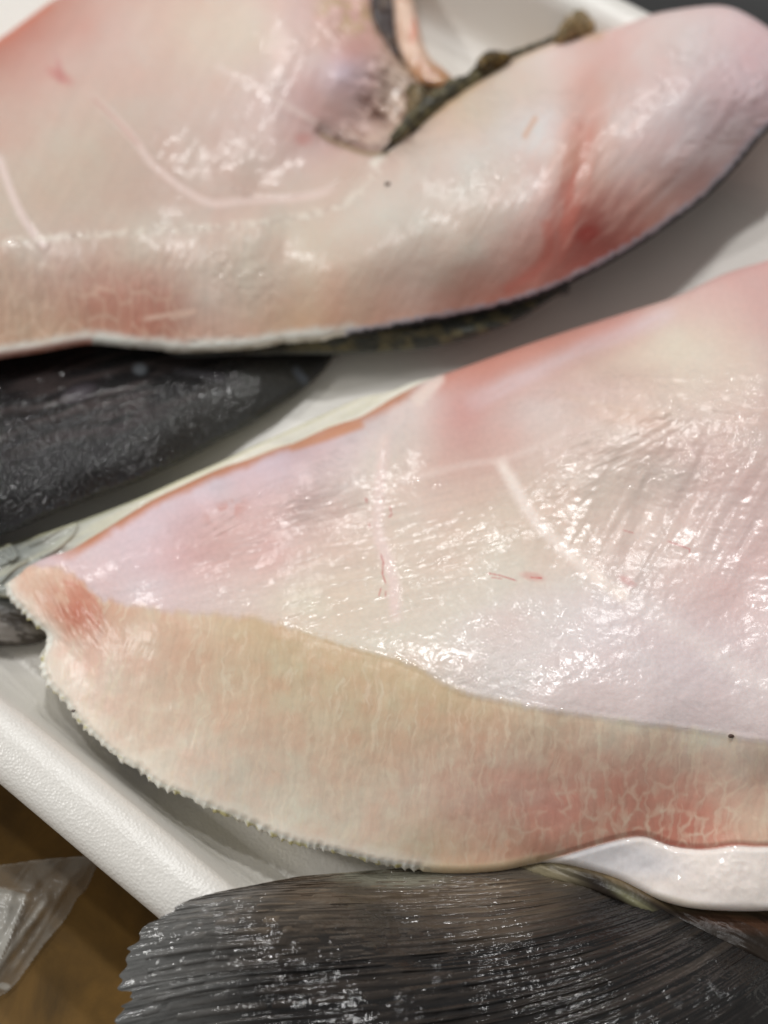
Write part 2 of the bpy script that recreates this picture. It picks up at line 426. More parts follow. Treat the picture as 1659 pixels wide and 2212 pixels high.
hL = RBF([(10, 1262, 11), (60, 1240, 12), (160, 1310, 14), (110, 1390, 11), (220, 1165, 12.5), (250, 1195, 14.5), (330, 1090, 11.5), (450, 1080, 17), (480, 1018, 11), (650, 1000, 17.5), (640, 958, 10), (800, 935, 15), (780, 900, 10), (900, 850, 12),
          (300, 1270, 15.8), (420, 1215, 16.3), (650, 1140, 17.3), (800, 1100, 17.8), (900, 1000, 17), (1000, 890, 15), (1060, 780, 12), (1200, 735, 13),
          (350, 1320, 17.5), (600, 1345, 20), (780, 1400, 20.5), (920, 1450, 21), (1180, 1530, 22.5), (1400, 1562, 23), (1659, 1600, 23), (1850, 1640, 23),
          (700, 1250, 18.5), (1000, 1300, 20.5), (1100, 1200, 20), (1400, 1100, 22), (1600, 1300, 23), (1100, 950, 20), (1400, 860, 25), (1250, 800, 21), (1300, 730, 15), (1600, 640, 18), (1659, 580, 14), (1659, 800, 26), (1800, 900, 26), (1850, 560, 12),
          (92, 1430, 10.5), (150, 1530, 10), (260, 1638, 10), (530, 1780, 10), (760, 1850, 10), (920, 1880, 9.5), (1180, 1860, 9.5),
          (250, 1480, 13), (500, 1500, 16.5), (450, 1640, 13.5), (700, 1600, 16.5), (900, 1640, 17), (900, 1780, 13), (1200, 1700, 16.5), (1200, 1820, 12), (1500, 1680, 18), (1500, 1790, 15), (1659, 1700, 18),
          (1400, 1870, 11.5), (1560, 1885, 15), (1659, 1895, 15), (1500, 1955, 12.5), (1850, 1850, 12), (1300, 1890, 9.5)], 30, 0.0)
RIBA = crv([(838, 930), (826, 1000), (818, 1070), (815, 1140), (832, 1200), (850, 1260), (856, 1350)], 5)
RIBB = crv([(1075, 985), (1100, 1030), (1130, 1085), (1175, 1145), (1240, 1205), (1310, 1262), (1365, 1300)], 5)
TEND = crv([(845, 1045), (930, 1022), (1010, 1003), (1090, 992), (1160, 965), (1230, 930)], 5)
CREASE = crv([(1190, 846), (1250, 862), (1310, 876), (1400, 890), (1470, 894)], 5)
BAND = crv([(1350, 1290), (1430, 1340), (1520, 1395), (1600, 1450), (1720, 1520)], 5)

def low_masks(u, v, d):
    wall = above(u, v, RIDGE) | (u < 225)
    return wall
def glint_low(u, v):
    g = 0*u
    g = np.maximum(g, stroke(u, v, crv([(230, 1215), (330, 1185), (420, 1150), (520, 1110), (620, 1075), (720, 1015), (790, 955)], 4), 48, 0.7))
    g = np.maximum(g, 0.85*blob(u, v, 620, 1065, 150, 38, -24))
    g = np.maximum(g, blob(u, v, 1110, 1400, 125, 85, -25))
    g = np.maximum(g, 0.9*blob(u, v, 1020, 1480, 60, 35, 10))
    g = np.maximum(g, 0.9*blob(u, v, 1170, 880, 85, 45, -10))
    g = np.maximum(g, 0.9*blob(u, v, 1480, 850, 240, 62, 4))
    g = np.maximum(g, 0.8*blob(u, v, 1270, 940, 110, 50, -25))
    g = np.maximum(g, 0.55*blob(u, v, 1500, 990, 180, 60, -20))
    g = np.maximum(g, 0.5*blob(u, v, 880, 890, 70, 50, -20))
    g = np.maximum(g, 0.35*blob(u, v, 720, 1220, 300, 90, -10))
    g = np.maximum(g, 0.6*blob(u, v, 690, 1295, 60, 16, -5))
    g = np.maximum(g, 0.7*blob(u, v, 925, 1042, 50, 14, -8))
    g = np.maximum(g, 0.7*stroke(u, v, RIDGE, 12, 0.8)*(u > 850))
    g = np.maximum(g, 0.8*blob(u, v, 1590, 1865, 75, 55, 60))
    n = fbm(u/34, v/22, 4, 165)
    g = g*ss(.36, .62, n+.12*g)
    return np.clip(np.maximum(g*1.15, 0.015), 0, 1)
def h_low(u, v, d):
    z = hL(u, v)[..., 0]
    # rolled outer edge
    r = 20.0; z = z-1.6*(1-np.sqrt(np.clip(1-(1-np.clip(d, 0, r)/r)**2, 0, 1)))
    wall = low_masks(u, v, d); wf = np.clip(ss(-14, 14, np.interp(u, RIDGE[:, 0], RIDGE[:, 1])-v), 0, 1)
    z += 0.08*stroke(u, v, RIDGE, 14, 1)*ss(400, 800, u)
    z += 0.06*stroke(u, v, RIBA, 20, 1)+0.06*stroke(u, v, RIBB, 24, 1)+0.05*stroke(u, v, TEND, 14, 1)
    z += 0.08*stroke(u, v, CREASE, 20, 1)-0.08*stroke(u, v, CREASE+np.array([0, 26.0]), 26, 1)
    z += 0.06*stroke(u, v, BAND, 34, 1)
    # scoop under the lilac roll, red muscle cut
    z += 0.5*(fbma(*ani(u, v, 62, 45, 10), 3, 29)-.5)*blob(u, v, 130, 1310, 100, 80, 30, 1)
    # muscle bands
    a, b = ani(u, v, 8, 200, 30); z += wf*0.12*(fbm(a, b, 3, 3)-0.5)*ss(1380, 1250, v)
    a, b = ani(u, v, -60, 190, 26); z += wf*0.22*(fbma(a, b, 2, 7)-0.5)*blob(u, v, 1450, 1080, 330, 200)
    a, b = ani(u, v, -14, 60, 7); z += wf*0.16*(fbma(a, b, 3, 11)-0.5)*blob(u, v, 720, 1210, 420, 150, -10)
    # wet folds where light catches
    g = glint_low(u, v)
    a, b = ani(u+14*(fbm(u/45, v/45, 3, 71)-.5)*2, v+20*(fbm(u/50, v/50, 3, 72)-.5)*2, -24, 34, 11); n1 = fbma(a, b, 3, 21)
    z += wf*g*0.11*(np.abs(n1-0.5)*-2+0.5)
    a, b = ani(u, v, 6, 120, 26); z += wf*0.32*(0.5-np.abs(fbma(a, b, 2, 25)-0.5)*2)*blob(u, v, 1420, 850, 330, 105, 2, 1)
    a, b = ani(u, v, -28, 90, 16); z += wf*0.12*(0.5-np.abs(fbma(a, b, 3, 27)-0.5)*3)*blob(u, v, 1320, 960, 230, 80, -20, 1)
    a, b = ani(u, v, -28, 110, 22); z += wf*0.2*(0.5-np.abs(fbma(a, b, 3, 28)-0.5)*3)*blob(u, v, 560, 1080, 250, 42, -27, 1)
    z += wf*0.14*(fbm(u/36, v/26, 3, 41)-0.5)
    # cut-face fibres: upright strands
    cf = (1-wf)*ss(0, 20, d)
    uw = u+18*(fbm(u/90, v/90, 2, 51)-.5)*2
    a, b = ani(uw, v, 96, 46, 9); z += cf*0.05*(fbma(a, b, 3, 31)-0.5)
    z += cf*0.22*(fbm(u/60, v/60, 3, 33)-0.5)
    # serrated scaly rim
    ds = pdist(u, v, serr_c)
    e = 1-ss(6, 20, ds)
    z += e*0.25*(fbm(u/12.0, v/12.0, 2, 61)-0.45)
    # fat pad
    fp = (~above(u, v, FATTOP)) & (u > 1150)
    z += np.where(fp, 0.35*(fbm(u/75, v/55, 2, 81)-0.5)+0.35*blob(u, v, 1560, 1880, 170, 60, 10, 1)*0.35*(0.5-np.abs(fbm(u/28, v/28, 2, 83)-.5)*3), 0)
    z -= 0.35*stroke(u, v, FATTOP, 14, 1, False)*(u > 1160)
    return z
cL = RBF([(1600, 620, 222, 178, 170), (1659, 700, 220, 180, 172), (1500, 650, 222, 185, 175), (1350, 705, 212, 165, 155), (1200, 740, 205, 152, 140), (1050, 785, 206, 148, 136), (1450, 740, 224, 208, 190), (1600, 760, 222, 200, 185), (990, 880, 212, 170, 163), (900, 880, 222, 203, 196),
          (1000, 960, 208, 165, 155), (1150, 870, 218, 195, 188), (1400, 850, 222, 200, 185), (1500, 960, 218, 195, 185), (1600, 1060, 212, 185, 178), (1300, 1050, 220, 200, 186), (1100, 1100, 220, 200, 182), (1000, 1150, 220, 202, 184), (1200, 1200, 220, 200, 184),
          (1450, 1180, 220, 195, 185), (1600, 1200, 222, 193, 188), (700, 1150, 222, 192, 180), (600, 1200, 222, 188, 180), (500, 1250, 222, 194, 186), (400, 1190, 218, 180, 178), (300, 1180, 222, 200, 205), (450, 1070, 222, 200, 206), (600, 1005, 218, 196, 204), (750, 945, 218, 198, 200),
          (600, 1110, 217, 184, 178), (480, 1120, 220, 186, 182), (660, 1055, 222, 194, 190), (820, 1010, 222, 205, 192), (800, 1250, 222, 206, 188), (650, 1290, 222, 206, 186), (1100, 1400, 220, 208, 200), (1300, 1350, 220, 206, 204), (1500, 1450, 216, 200, 200), (1640, 1560, 214, 196, 192),
          (1350, 1500, 216, 200, 196), (900, 1380, 221, 208, 192), (1800, 700, 220, 180, 172), (1800, 1200, 220, 195, 188), (930, 1100, 220, 195, 180), (350, 1260, 222, 196, 196), (220, 1240, 222, 196, 196)], 25)
cC = RBF([(300, 1350, 215, 183, 160), (400, 1400, 212, 180, 154), (550, 1420, 208, 182, 150), (700, 1420, 206, 181, 146), (900, 1490, 208, 182, 148), (1000, 1545, 205, 178, 148), (1150, 1580, 208, 180, 155), (1350, 1600, 210, 188, 168), (1550, 1640, 212, 192, 175), (200, 1430, 222, 192, 175),
          (150, 1480, 228, 212, 198), (300, 1550, 218, 196, 176), (450, 1550, 212, 188, 165), (600, 1600, 210, 188, 165), (420, 1670, 220, 206, 190), (600, 1750, 220, 206, 188), (800, 1600, 208, 180, 152), (900, 1700, 212, 185, 165), (800, 1810, 220, 202, 182), (1000, 1750, 212, 175, 155),
          (1100, 1700, 212, 168, 150), (1200, 1750, 206, 145, 128), (1350, 1690, 206, 145, 125), (1250, 1800, 210, 150, 128), (1100, 1830, 214, 165, 138), (950, 1840, 214, 188, 158), (1500, 1785, 198, 122, 102), (1420, 1745, 200, 138, 118), (1550, 1700, 208, 163, 143), (1640, 1650, 210, 185, 168),
          (1620, 1785, 212, 178, 155), (250, 1340, 212, 165, 140), (1180, 1640, 210, 172, 150), (1800, 1700, 212, 180, 158)], 20)
def trim(q, k):
    # push the pale tones a little from white, hold the reds back
    g = q.mean(-1, keepdims=True); sat = (q.max(-1, keepdims=True)-q.min(-1, keepdims=True))
    kk = k-0.06*ss(40, 80, sat)
    return lin(np.clip(g+(q-g)*kk, 0, 255))
def c_low(u, v, d):
    wf = ss(-5, 5, np.interp(u, RIDGE[:, 0], RIDGE[:, 1])-v); wf = np.where(u < 225, 0.0, wf)
    uw = u+10*(fbm(u/50, v/50, 2, 91)-.5); vw = v+10*(fbm(u/50, v/50, 2, 92)-.5)
    c = trim(cL(uw, vw), 0.88)*np.array([.985, .965, .965]); c2 = trim(cC(uw, vw), 0.90)*np.array([1.06, 1.04, 1.02])
    # soft strands in the wall membrane
    a, b = ani(u, v, -14, 110, 9); n = fbma(a, b, 3, 101)-0.5
    c = c*(1+0.16*n*blob(u, v, 750, 1180, 480, 220, -8))[..., None]
    a, b = ani(u, v, -62, 160, 17); n = fbma(a, b, 3, 103)-0.5
    c = c*(1+0.22*n*blob(u, v, 1450, 1130, 330, 230))[..., None]
    n = fbm(u/110, v/80, 4, 105)-0.5; c = c*(1+n[..., None]*np.array([0.02, -0.14, -0.16]))
    c = mix(c, 0.5*stroke(u, v, crv([(985, 860), (1100, 800), (1220, 745), (1330, 700), (1460, 645)], 4)+np.array([10, 22.0]), 34, 1)*(0.4+0.8*fbma(*ani(u, v, -25, 70, 10), 2, 107)), (222, 210, 216))
    c = mix(c, 1.1*stroke(u, v, RIBA, 23, 1)*(.6+.8*fbm(u/30,v/30,3,162)), (230, 208, 200)); c = mix(c, 1.0*stroke(u, v, RIBB, 24, 1)*(.6+.8*fbm(u/30,v/30,3,163)), (238, 222, 212))
    c = mix(c, 0.35*stroke(u, v, TEND, 14, 1), (232, 214, 206)); c = mix(c, 0.7*stroke(u, v, BAND, 40, 1), (230, 216, 212))
    c = mix(c, 0.08*stroke(u, v, CREASE, 14, 1), (214, 188, 150)); c = mix(c, 0.3*blob(u, v, 1360, 905, 90, 18, 8, 1), (216, 175, 150))
    c = mix(c, 0.5*blob(u, v, 1400, 765, 150, 40, -14, 1), (222, 210, 192))
    # whitish membrane sheet above the ridge on the right
    yb = 1300+0*u; m = ss(-25, 30, v-np.interp(u, [850, 1000, 1130, 1300, 1450, 1659], [1420, 1330, 1268, 1282, 1320, 1360]))*ss(900, 1050, u)
    c = mix(c, 0.3*m, (222, 208, 208))
    # orange rim along the upper edge, pink zones
    edge = crv(L_top, 4); de = pdist(u, v, edge[edge[:, 0] < 905])
    c = mix(c, (1-ss(2, 26, de+12*(fbm(u/30, v/30, 2, 109)-.5)))*ss(90, 200, u)*ss(930, 860, u), (200, 140, 112))
    c = mix(c, 0.9*stroke(u, v, crv([(620, 968), (700, 944), (790, 912)], 4), 17, 0.8), (206, 148, 118))
    de2 = pdist(u, v, edge[edge[:, 0] > 940]); c = mix(c, 0.7*(1-ss(5, 60, de2))*ss(1500, 1100, u)*ss(930, 960, u), (200, 138, 122))
    c = mix(c, 0.35*blob(u+20*(fbm(u/30,v/30,3,6)-.5), v+20*(fbm(u/30,v/30,3,8)-.5), 1000, 880, 50, 60, 20, 1), (202, 142, 134))
    c = mix(c, 0.8*stroke(u, v, crv([(905, 862), (930, 835), (945, 818)], 3), 22, .7, False), (232, 214, 204))
    c = mix(c, 0.6*blob(u, v, 490, 1105, 50, 22, -20)*(fbm(u/20, v/20, 2, 5) > .42), (206, 150, 140))
    # ---- cut face: pale net of connective tissue round the muscle cells
    k = ss(800, 1350, u); st2 = (1-ss(1560, 1760, v))
    uw = u+15*(fbm(u/80, v/80, 3, 111)-.5)*2+9*(fbm(u/14, v/14, 2, 113)-.5); vw = v+20*(fbm(u/80, v/80, 3, 112)-.5)*2+9*(fbm(u/14, v/14, 2, 114)-.5)
    lean = (v-1600)*0.10
    f1, f2 = worley((uw+lean)/30.0, vw/78.0, 121); net = 1-ss(0.0, 0.36, f2-f1)
    f1b, f2b = worley((uw+lean*2)/38.0, vw/46.0, 131); net2 = 1-ss(0.0, 0.34, f2b-f1b)
    low_ = ss(1620, 1700, v)
    netc = net*(1-low_)+net2*low_
    fi = fbma(*ani(uw, vw, 97, 70, 7), 3, 141)
    c2 = c2*(1+(fi-0.5)*0.16)[..., None]
    c2 = mix(c2, netc*(0.10+0.30*k)*ss(0.36, 0.62, fbm(u/26, v/34, 3, 143)+0.05), (228, 208, 184))
    c2 = mix(c2, 0.45*ss(450, 1000, u)*(1-.5*low_)*ss(.54, .72, fbma(*ani(uw, v, 93, 90, 11), 3, 145)), (228, 210, 186))
    vein = ss(0.60, 0.78, fbma(*ani(uw, vw, 104, 60, 9), 3, 147)); c2 = mix(c2, 0.45*vein*(1-k), (228, 210, 186))
    c2 = c2*(1+(fbm(u/40, v/40, 4, 149)-0.5)[..., None]*np.array([0.02, -0.22, -0.26]))
    c2 = mix(c2, 0.55*blob(u, v, 505, 1475, 34, 34)*ss(.4, .6, fbm(u/14, v/14, 3, 151)), (226, 212, 188))
    # tan band just under the ridge
    dr = v-np.interp(u, RIDGE[:, 0], RIDGE[:, 1])
    c2 = mix(c2, 0.4*ss(420, 600, u)*ss(1150, 950, u)*(1-ss(20, 85, dr)), (208, 178, 142))
    wf2 = ss(-13, 11, -dr+15*(fbma(u/16, v/60, 3, 172)-.5)); wf2 = np.where(u < 225, 0.0, wf2)
    col = c2+(c-c2)*wf2[..., None]
    # tip: left of the ridge start, lilac roll reaches over
    rb = crv([(60, 1222), (150, 1225), (215, 1290), (228, 1300)], 4)
    tip = (u < 230) & (v < np.interp(u, [40, 110, 150, 200, 228], [1215, 1222, 1232, 1272, 1300]))
    tm = 1-ss(-9, 11, v+22*(fbm(u/18, v/18, 3, 171)-.5)-np.interp(u, [40, 110, 150, 200, 228], [1215, 1222, 1232, 1272, 1300]))
    tm = np.where(u < 232, tm, 0); col = col+(c-col)*tm[..., None]
    col = mix(col, 0.75*blob(u, v, 118, 1296, 74, 50, 45, 1)*(1-tm), (214, 174, 150)); col = mix(col, 0.5*(1-tm)*blob(u, v, 100, 1300, 90, 70, 45)*ss(.45, .65, fbma(*ani(u, v, 60, 40, 8), 3, 170)), (224, 200, 182))
    col = mix(col, 0.9*blob(u+14*(fbm(u/25, v/25, 3, 158)-.5)*2, v+18*(fbm(u/25, v/25, 3, 159)-.5)*2, 165, 1318, 70, 50, 50, 1)*(1-tm)*ss(.25, .6, fbma(*ani(u, v, 62, 40, 9), 3, 152)+.12), (194, 116, 92))
    col = mix(col, 0.3*stroke(u, v, crv([(125, 1255), (165, 1265), (205, 1300), (218, 1330), (200, 1365)], 4), 7, .9), (190, 105, 84))
    # pale rim of skin
    ds = pdist(u, v, serr_c)
    col = mix(col, 0.9*(1-ss(4, 46, ds+10*(fbm(u/20, v/20, 2, 153)-.5))), (230, 220, 206))
    col = mix(col, (1-ss(8, 15, ds))*0.9, (240, 238, 228))
    yl = (1-ss(3, 12, ds))*ss(0.60, 0.74, fbm(u/16, v/16, 3, 155)+0.22*blob(u, v, 540, 1790, 130, 40, 22))
    col = mix(col, 0.8*yl, (190, 178, 96))
    col = mix(col, 0.6*(1-ss(2, 10, ds))*ss(0.68, 0.76, fbm(u/12, v/12, 3, 157)), (110, 100, 78))
    db = pdist(u, v, crv(L_bot, 3)[:14]); col = mix(col, 0.75*(1-ss(6, 30, db))*ss(1260, 1150, u), (226, 206, 168))
    # fat pad
    fpm = np.where(u > 1140, ss(-3, 5, v-np.interp(u, FATTOP[:, 0], FATTOP[:, 1])), 0)
    fat = lin((242, 231, 224))+0*col; fat = mix(fat, 0.7*blob(u, v, 1330, 1850, 150, 40, 10), (226, 224, 228)); fat = mix(fat, 0.35*blob(u, v, 1430, 1945, 160, 14, 12), (220, 205, 175))
    col = col+(fat-col)*fpm[..., None]
    col = mix(col, 0.6*(1-fpm)*stroke(u, v, FATTOP, 12, .9)*ss(1350, 1450, u), (178, 95, 82))
    # tiny red vessels
    for pts, w in VESS: col = mix(col, 0.8*stroke(u, v, pts, w, 0.6), (190, 80, 80))
    col = mix(col, 0.35*blob(u, v, 1150, 1245, 28, 10, 10), (205, 110, 100)); col = mix(col, 0.3*blob(u, v, 1355, 1255, 22, 9, 30), (205, 110, 110))
    wet = glint_low(u, v)
    wet = np.where(fpm > .5, 0.45+0.5*wet, wet*(0.25+0.75*wf2))
    wet = np.maximum(wet, 0.25*blob(u, v, 1000, 1610, 190, 9, 22))
    return np.clip(col, 0.01, 0.95), np.clip(wet+0.02, 0, 1)
VESS = [([(842, 1092), (846, 1112), (840, 1118)], 1.6), ([(822, 1195), (828, 1215), (826, 1240), (834, 1262)], 1.8), ([(818, 1288), (824, 1268)], 1.6), ([(832, 1290), (834, 1276)], 1.4), ([(1052, 1238), (1080, 1243), (1118, 1255)], 1.8), ([(1060, 1247), (1085, 1250)], 1.3), ([(1145, 1247), (1172, 1249)], 2.0),
        ([(1440, 1168), (1468, 1178), (1490, 1186), (1489, 1196)], 1.6), ([(796, 1128), (799, 1140)], 1.4), ([(790, 1075), (793, 1085)], 2.5), ([(1345, 1145), (1370, 1152)], 1.2)]
# parts: 0 wall, 1 flap (lilac roll), 2 cut face, 3 serrated skin edge, 4 fat pad
def r_low(u, v, d):
    r = np.where(above(u, v, RIDGE) | ((u < 225) & (v < 1290)), 0, 2)
    roll = (u < 880) & (v < np.interp(u, [40, 110, 150, 215, 330, 450, 600, 700, 800, 880], [1213, 1220, 1232, 1287, 1262, 1208, 1142, 1085, 1005, 905]))
    tipz = (u < 225) & (v >= np.interp(u, [40, 110, 150, 200, 228], [1215, 1222, 1232, 1272, 1300])) & (v < np.interp(u, [0, 80, 150, 200, 230], [1300, 1345, 1392, 1392, 1345]))
    r = np.where(roll, 1, r); r = np.where(tipz, 5, r)
    ds = pdist(u, v, serr_c); r = np.where(ds < 12, 3, r)
    r = np.where((u > 1150) & (v > np.interp(u, FATTOP[:, 0], FATTOP[:, 1])), 4, r)
    return r
sheet(low_outline, h_low, c_low, 1.9, [M_flesh, M_flesh, M_cut, M_fat, M_fat, M_cut], ['belly_wall', 'belly_flap', 'cut_face', 'skin_edge', 'fat_pad', 'red_muscle'], low, r_low, skirt=(8, 2.5, 60, -0.5))

# pale skin strip behind the flap, running into wet skin on the left
strip = np.vstack([crv([(955, 812), (900, 822), (838, 846), (780, 860), (700, 895), (635, 925), (560, 958), (470, 1000), (380, 1040), (300, 1076), (180, 1122), (60, 1162), (-80, 1200), (-220, 1230)], 5),
                   crv([(-220, 1290), (-80, 1285), (0, 1290), (60, 1290), (140, 1250), (230, 1180), (330, 1110), (480, 1040), (640, 980), (800, 920), (900, 870), (960, 830)], 5)])
hS = RBF([(955, 812, 8), (838, 850, 9), (635, 928, 8.5), (470, 1003, 8), (300, 1078, 7), (180, 1124, 6), (60, 1164, 5.5), (-80, 1202, 5), (900, 860, 10), (640, 975, 9.5), (480, 1035, 9), (330, 1105, 8), (200, 1160, 7.5), (110, 1190, 7.6), (30, 1240, 7), (100, 1160, 7.3), (-80, 1280, 5), (-60, 1240, 7), (-200, 1240, 5)], 20)
WETL = [[(66, 1176), (100, 1160), (130, 1140), (158, 1128), (163, 1138), (150, 1160), (118, 1186), (92, 1202)], [(-10, 1163), (18, 1176), (32, 1192), (28, 1208), (5, 1196)], [(2, 1256), (30, 1226), (56, 1212)], [(-20, 1230), (10, 1215), (40, 1200)]]
def h_str(u, v, d):
    z = hS(u, v)[..., 0]-0.8*(1-np.sqrt(np.clip(1-(1-np.clip(d, 0, 12)/12)**2, 0, 1)))
    z += 0.5*(fbma(*ani(u, v, -24, 90, 9), 3, 201)-.5)+0.5*(fbm(u/60, v/25, 2, 203)-.5)*ss(300, 150, u)
    for pts in WETL: z += 0.8*stroke(u, v, crv(pts, 5), 8, 1, False)
    return np.minimum(z, h_low(u, v, np.full(u.shape, 50.0))-0.5)
def c_str(u, v, d):
    c = lin((226, 222, 208))+0*u[..., None]
    c = mix(c, ss(420, 150, u)*0.8, (190, 192, 180)); c = mix(c, ss(210, 40, u)*0.85, (138, 142, 138))
    c = mix(c, 0.4*ss(.5, .7, fbma(*ani(u, v, -24, 120, 8), 3, 205)), (208, 204, 176))
    c = mix(c, 0.5*(1-ss(0, 8, d))*ss(900, 700, u), (205, 198, 140))
    c = mix(c, 0.6*ss(.5, .7, fbma(*ani(u, v, -14, 150, 18), 3, 207))*ss(200, 60, u), (120, 118, 110))
    return c, np.clip(0.3+0.0*u, 0, 1)
sheet(strip, h_str, c_str, 2.2, [M_pale], ['pale_skin'], low, skirt=(4, 1.0, 10, 2.0))

# small fin tip on the left
ft = crv([(-160, 1250), (0, 1262), (40, 1282), (80, 1308), (104, 1330), (110, 1358), (96, 1384), (60, 1394), (0, 1397), (-160, 1397)], 5, True)
def h_ft(u, v, d): return 2.2+2.6*np.sqrt(np.clip(1-(1-np.clip(d, 0, 60)/60)**2, 0, 1))+0.5*(fbma(*ani(u, v, 6, 60, 9), 2, 211)-.5)
def c_ft(u, v, d):
    n = fbma(*ani(u, v, 6, 40, 12), 3, 213)
    c = lin((118, 112, 106))+0*u[..., None]; c = mix(c, ss(.4, .6, n), (70, 64, 58)); c = mix(c, ss(1330, 1290, v), (128, 130, 130)); c = mix(c, 1-ss(0, 12, d), (60, 52, 46)); return c, 0.3+0*u
sheet(ft, h_ft, c_ft, 3.0, [M_skin], ['pelvic_fin'], low, skirt=(4, 1.0, 12, 0.0))

# ---------------- pectoral fin of the lower piece: membrane and rays
def bez(P, t):
    a, b, c, d = [np.asarray(p, float) for p in P]; t = t[..., None]
    return a*(1-t)**3+3*b*t*(1-t)**2+3*c*t*t*(1-t)+d*t**3
ROOT = crv([(1120, 1862), (1230, 1880), (1340, 1915), (1450, 1975), (1560, 2030), (1680, 2090), (1800, 2160)], 8)
TIPS = crv([(640, 1893), (405, 1941), (340, 1979), (291, 2010), (266, 2046), (246, 2080), (243, 2110), (244, 2140), (276, 2152), (250, 2178), (232, 2206), (226, 2260), (240, 2350), (300, 2460), (420, 2580), (600, 2700)], 8)
def along(c, t):
    d = np.r_[0, np.cumsum(np.hypot(*np.diff(c, axis=0).T))]; d /= d[-1]
    return np.stack([np.interp(t, d, c[:, 0]), np.interp(t, d, c[:, 1])], -1)
def fin_pt(t, s):
    """t: 0 upper edge .. 1 lower edge, s: 0 root .. 1 tip, plan coordinates"""
    A = along(ROOT, t); D = along(TIPS, t)
    L = np.hypot(*(D-A).T[:2]) if A.ndim == 2 else np.hypot(D[..., 0]-A[..., 0], D[..., 1]-A[..., 1])
    da = np.stack([-np.cos(0.03+t*0.85), np.sin(0.03+t*0.85)], -1)
    dd = np.stack([-np.cos(-0.02+t*0.42+0.10), np.sin(-0.02+t*0.42+0.10)], -1)
    B = A+da*(L*0.35)[..., None]; C = D-dd*(L*0.33)[..., None]
    s = s[..., None]
    return A*(1-s)**3+3*B*s*(1-s)**2+3*C*s*s*(1-s)+D*s**3
def fin_z(t, s, p):
    u, v = p[..., 0], p[..., 1]
    base = RBF([(1150, 1880, 7.5), (800, 1880, 5.5), (600, 1910, 18.5), (500, 1920, 20.5), (405, 1941, 21.5), (340, 1985, 21.5), (450, 2010, 22.5), (600, 2000, 21.5), (570, 2080, 22.5), (720, 2170, 22.5), (800, 2050, 19), (290, 2050, 20), (245, 2140, 19), (720, 1960, 16), (900, 1960, 11.5), (600, 2160, 22), (900, 2140, 20), (1150, 2000, 14), (1200, 1900, 8), (1340, 1925, 8), (1450, 1990, 10.5), (1300, 2030, 15), (1400, 2160, 18), (1560, 2040, 12), (1600, 2130, 16), (1700, 2100, 11), (850, 2290, 24), (1000, 2400, 25), (1250, 2550, 25), (1550, 2750, 25), (240, 2212, 18), (400, 2300, 14), (1150, 2290, 20), (1800, 2180, 9)], 30)
    return base(u, v)[..., 0]
FINROOT = None
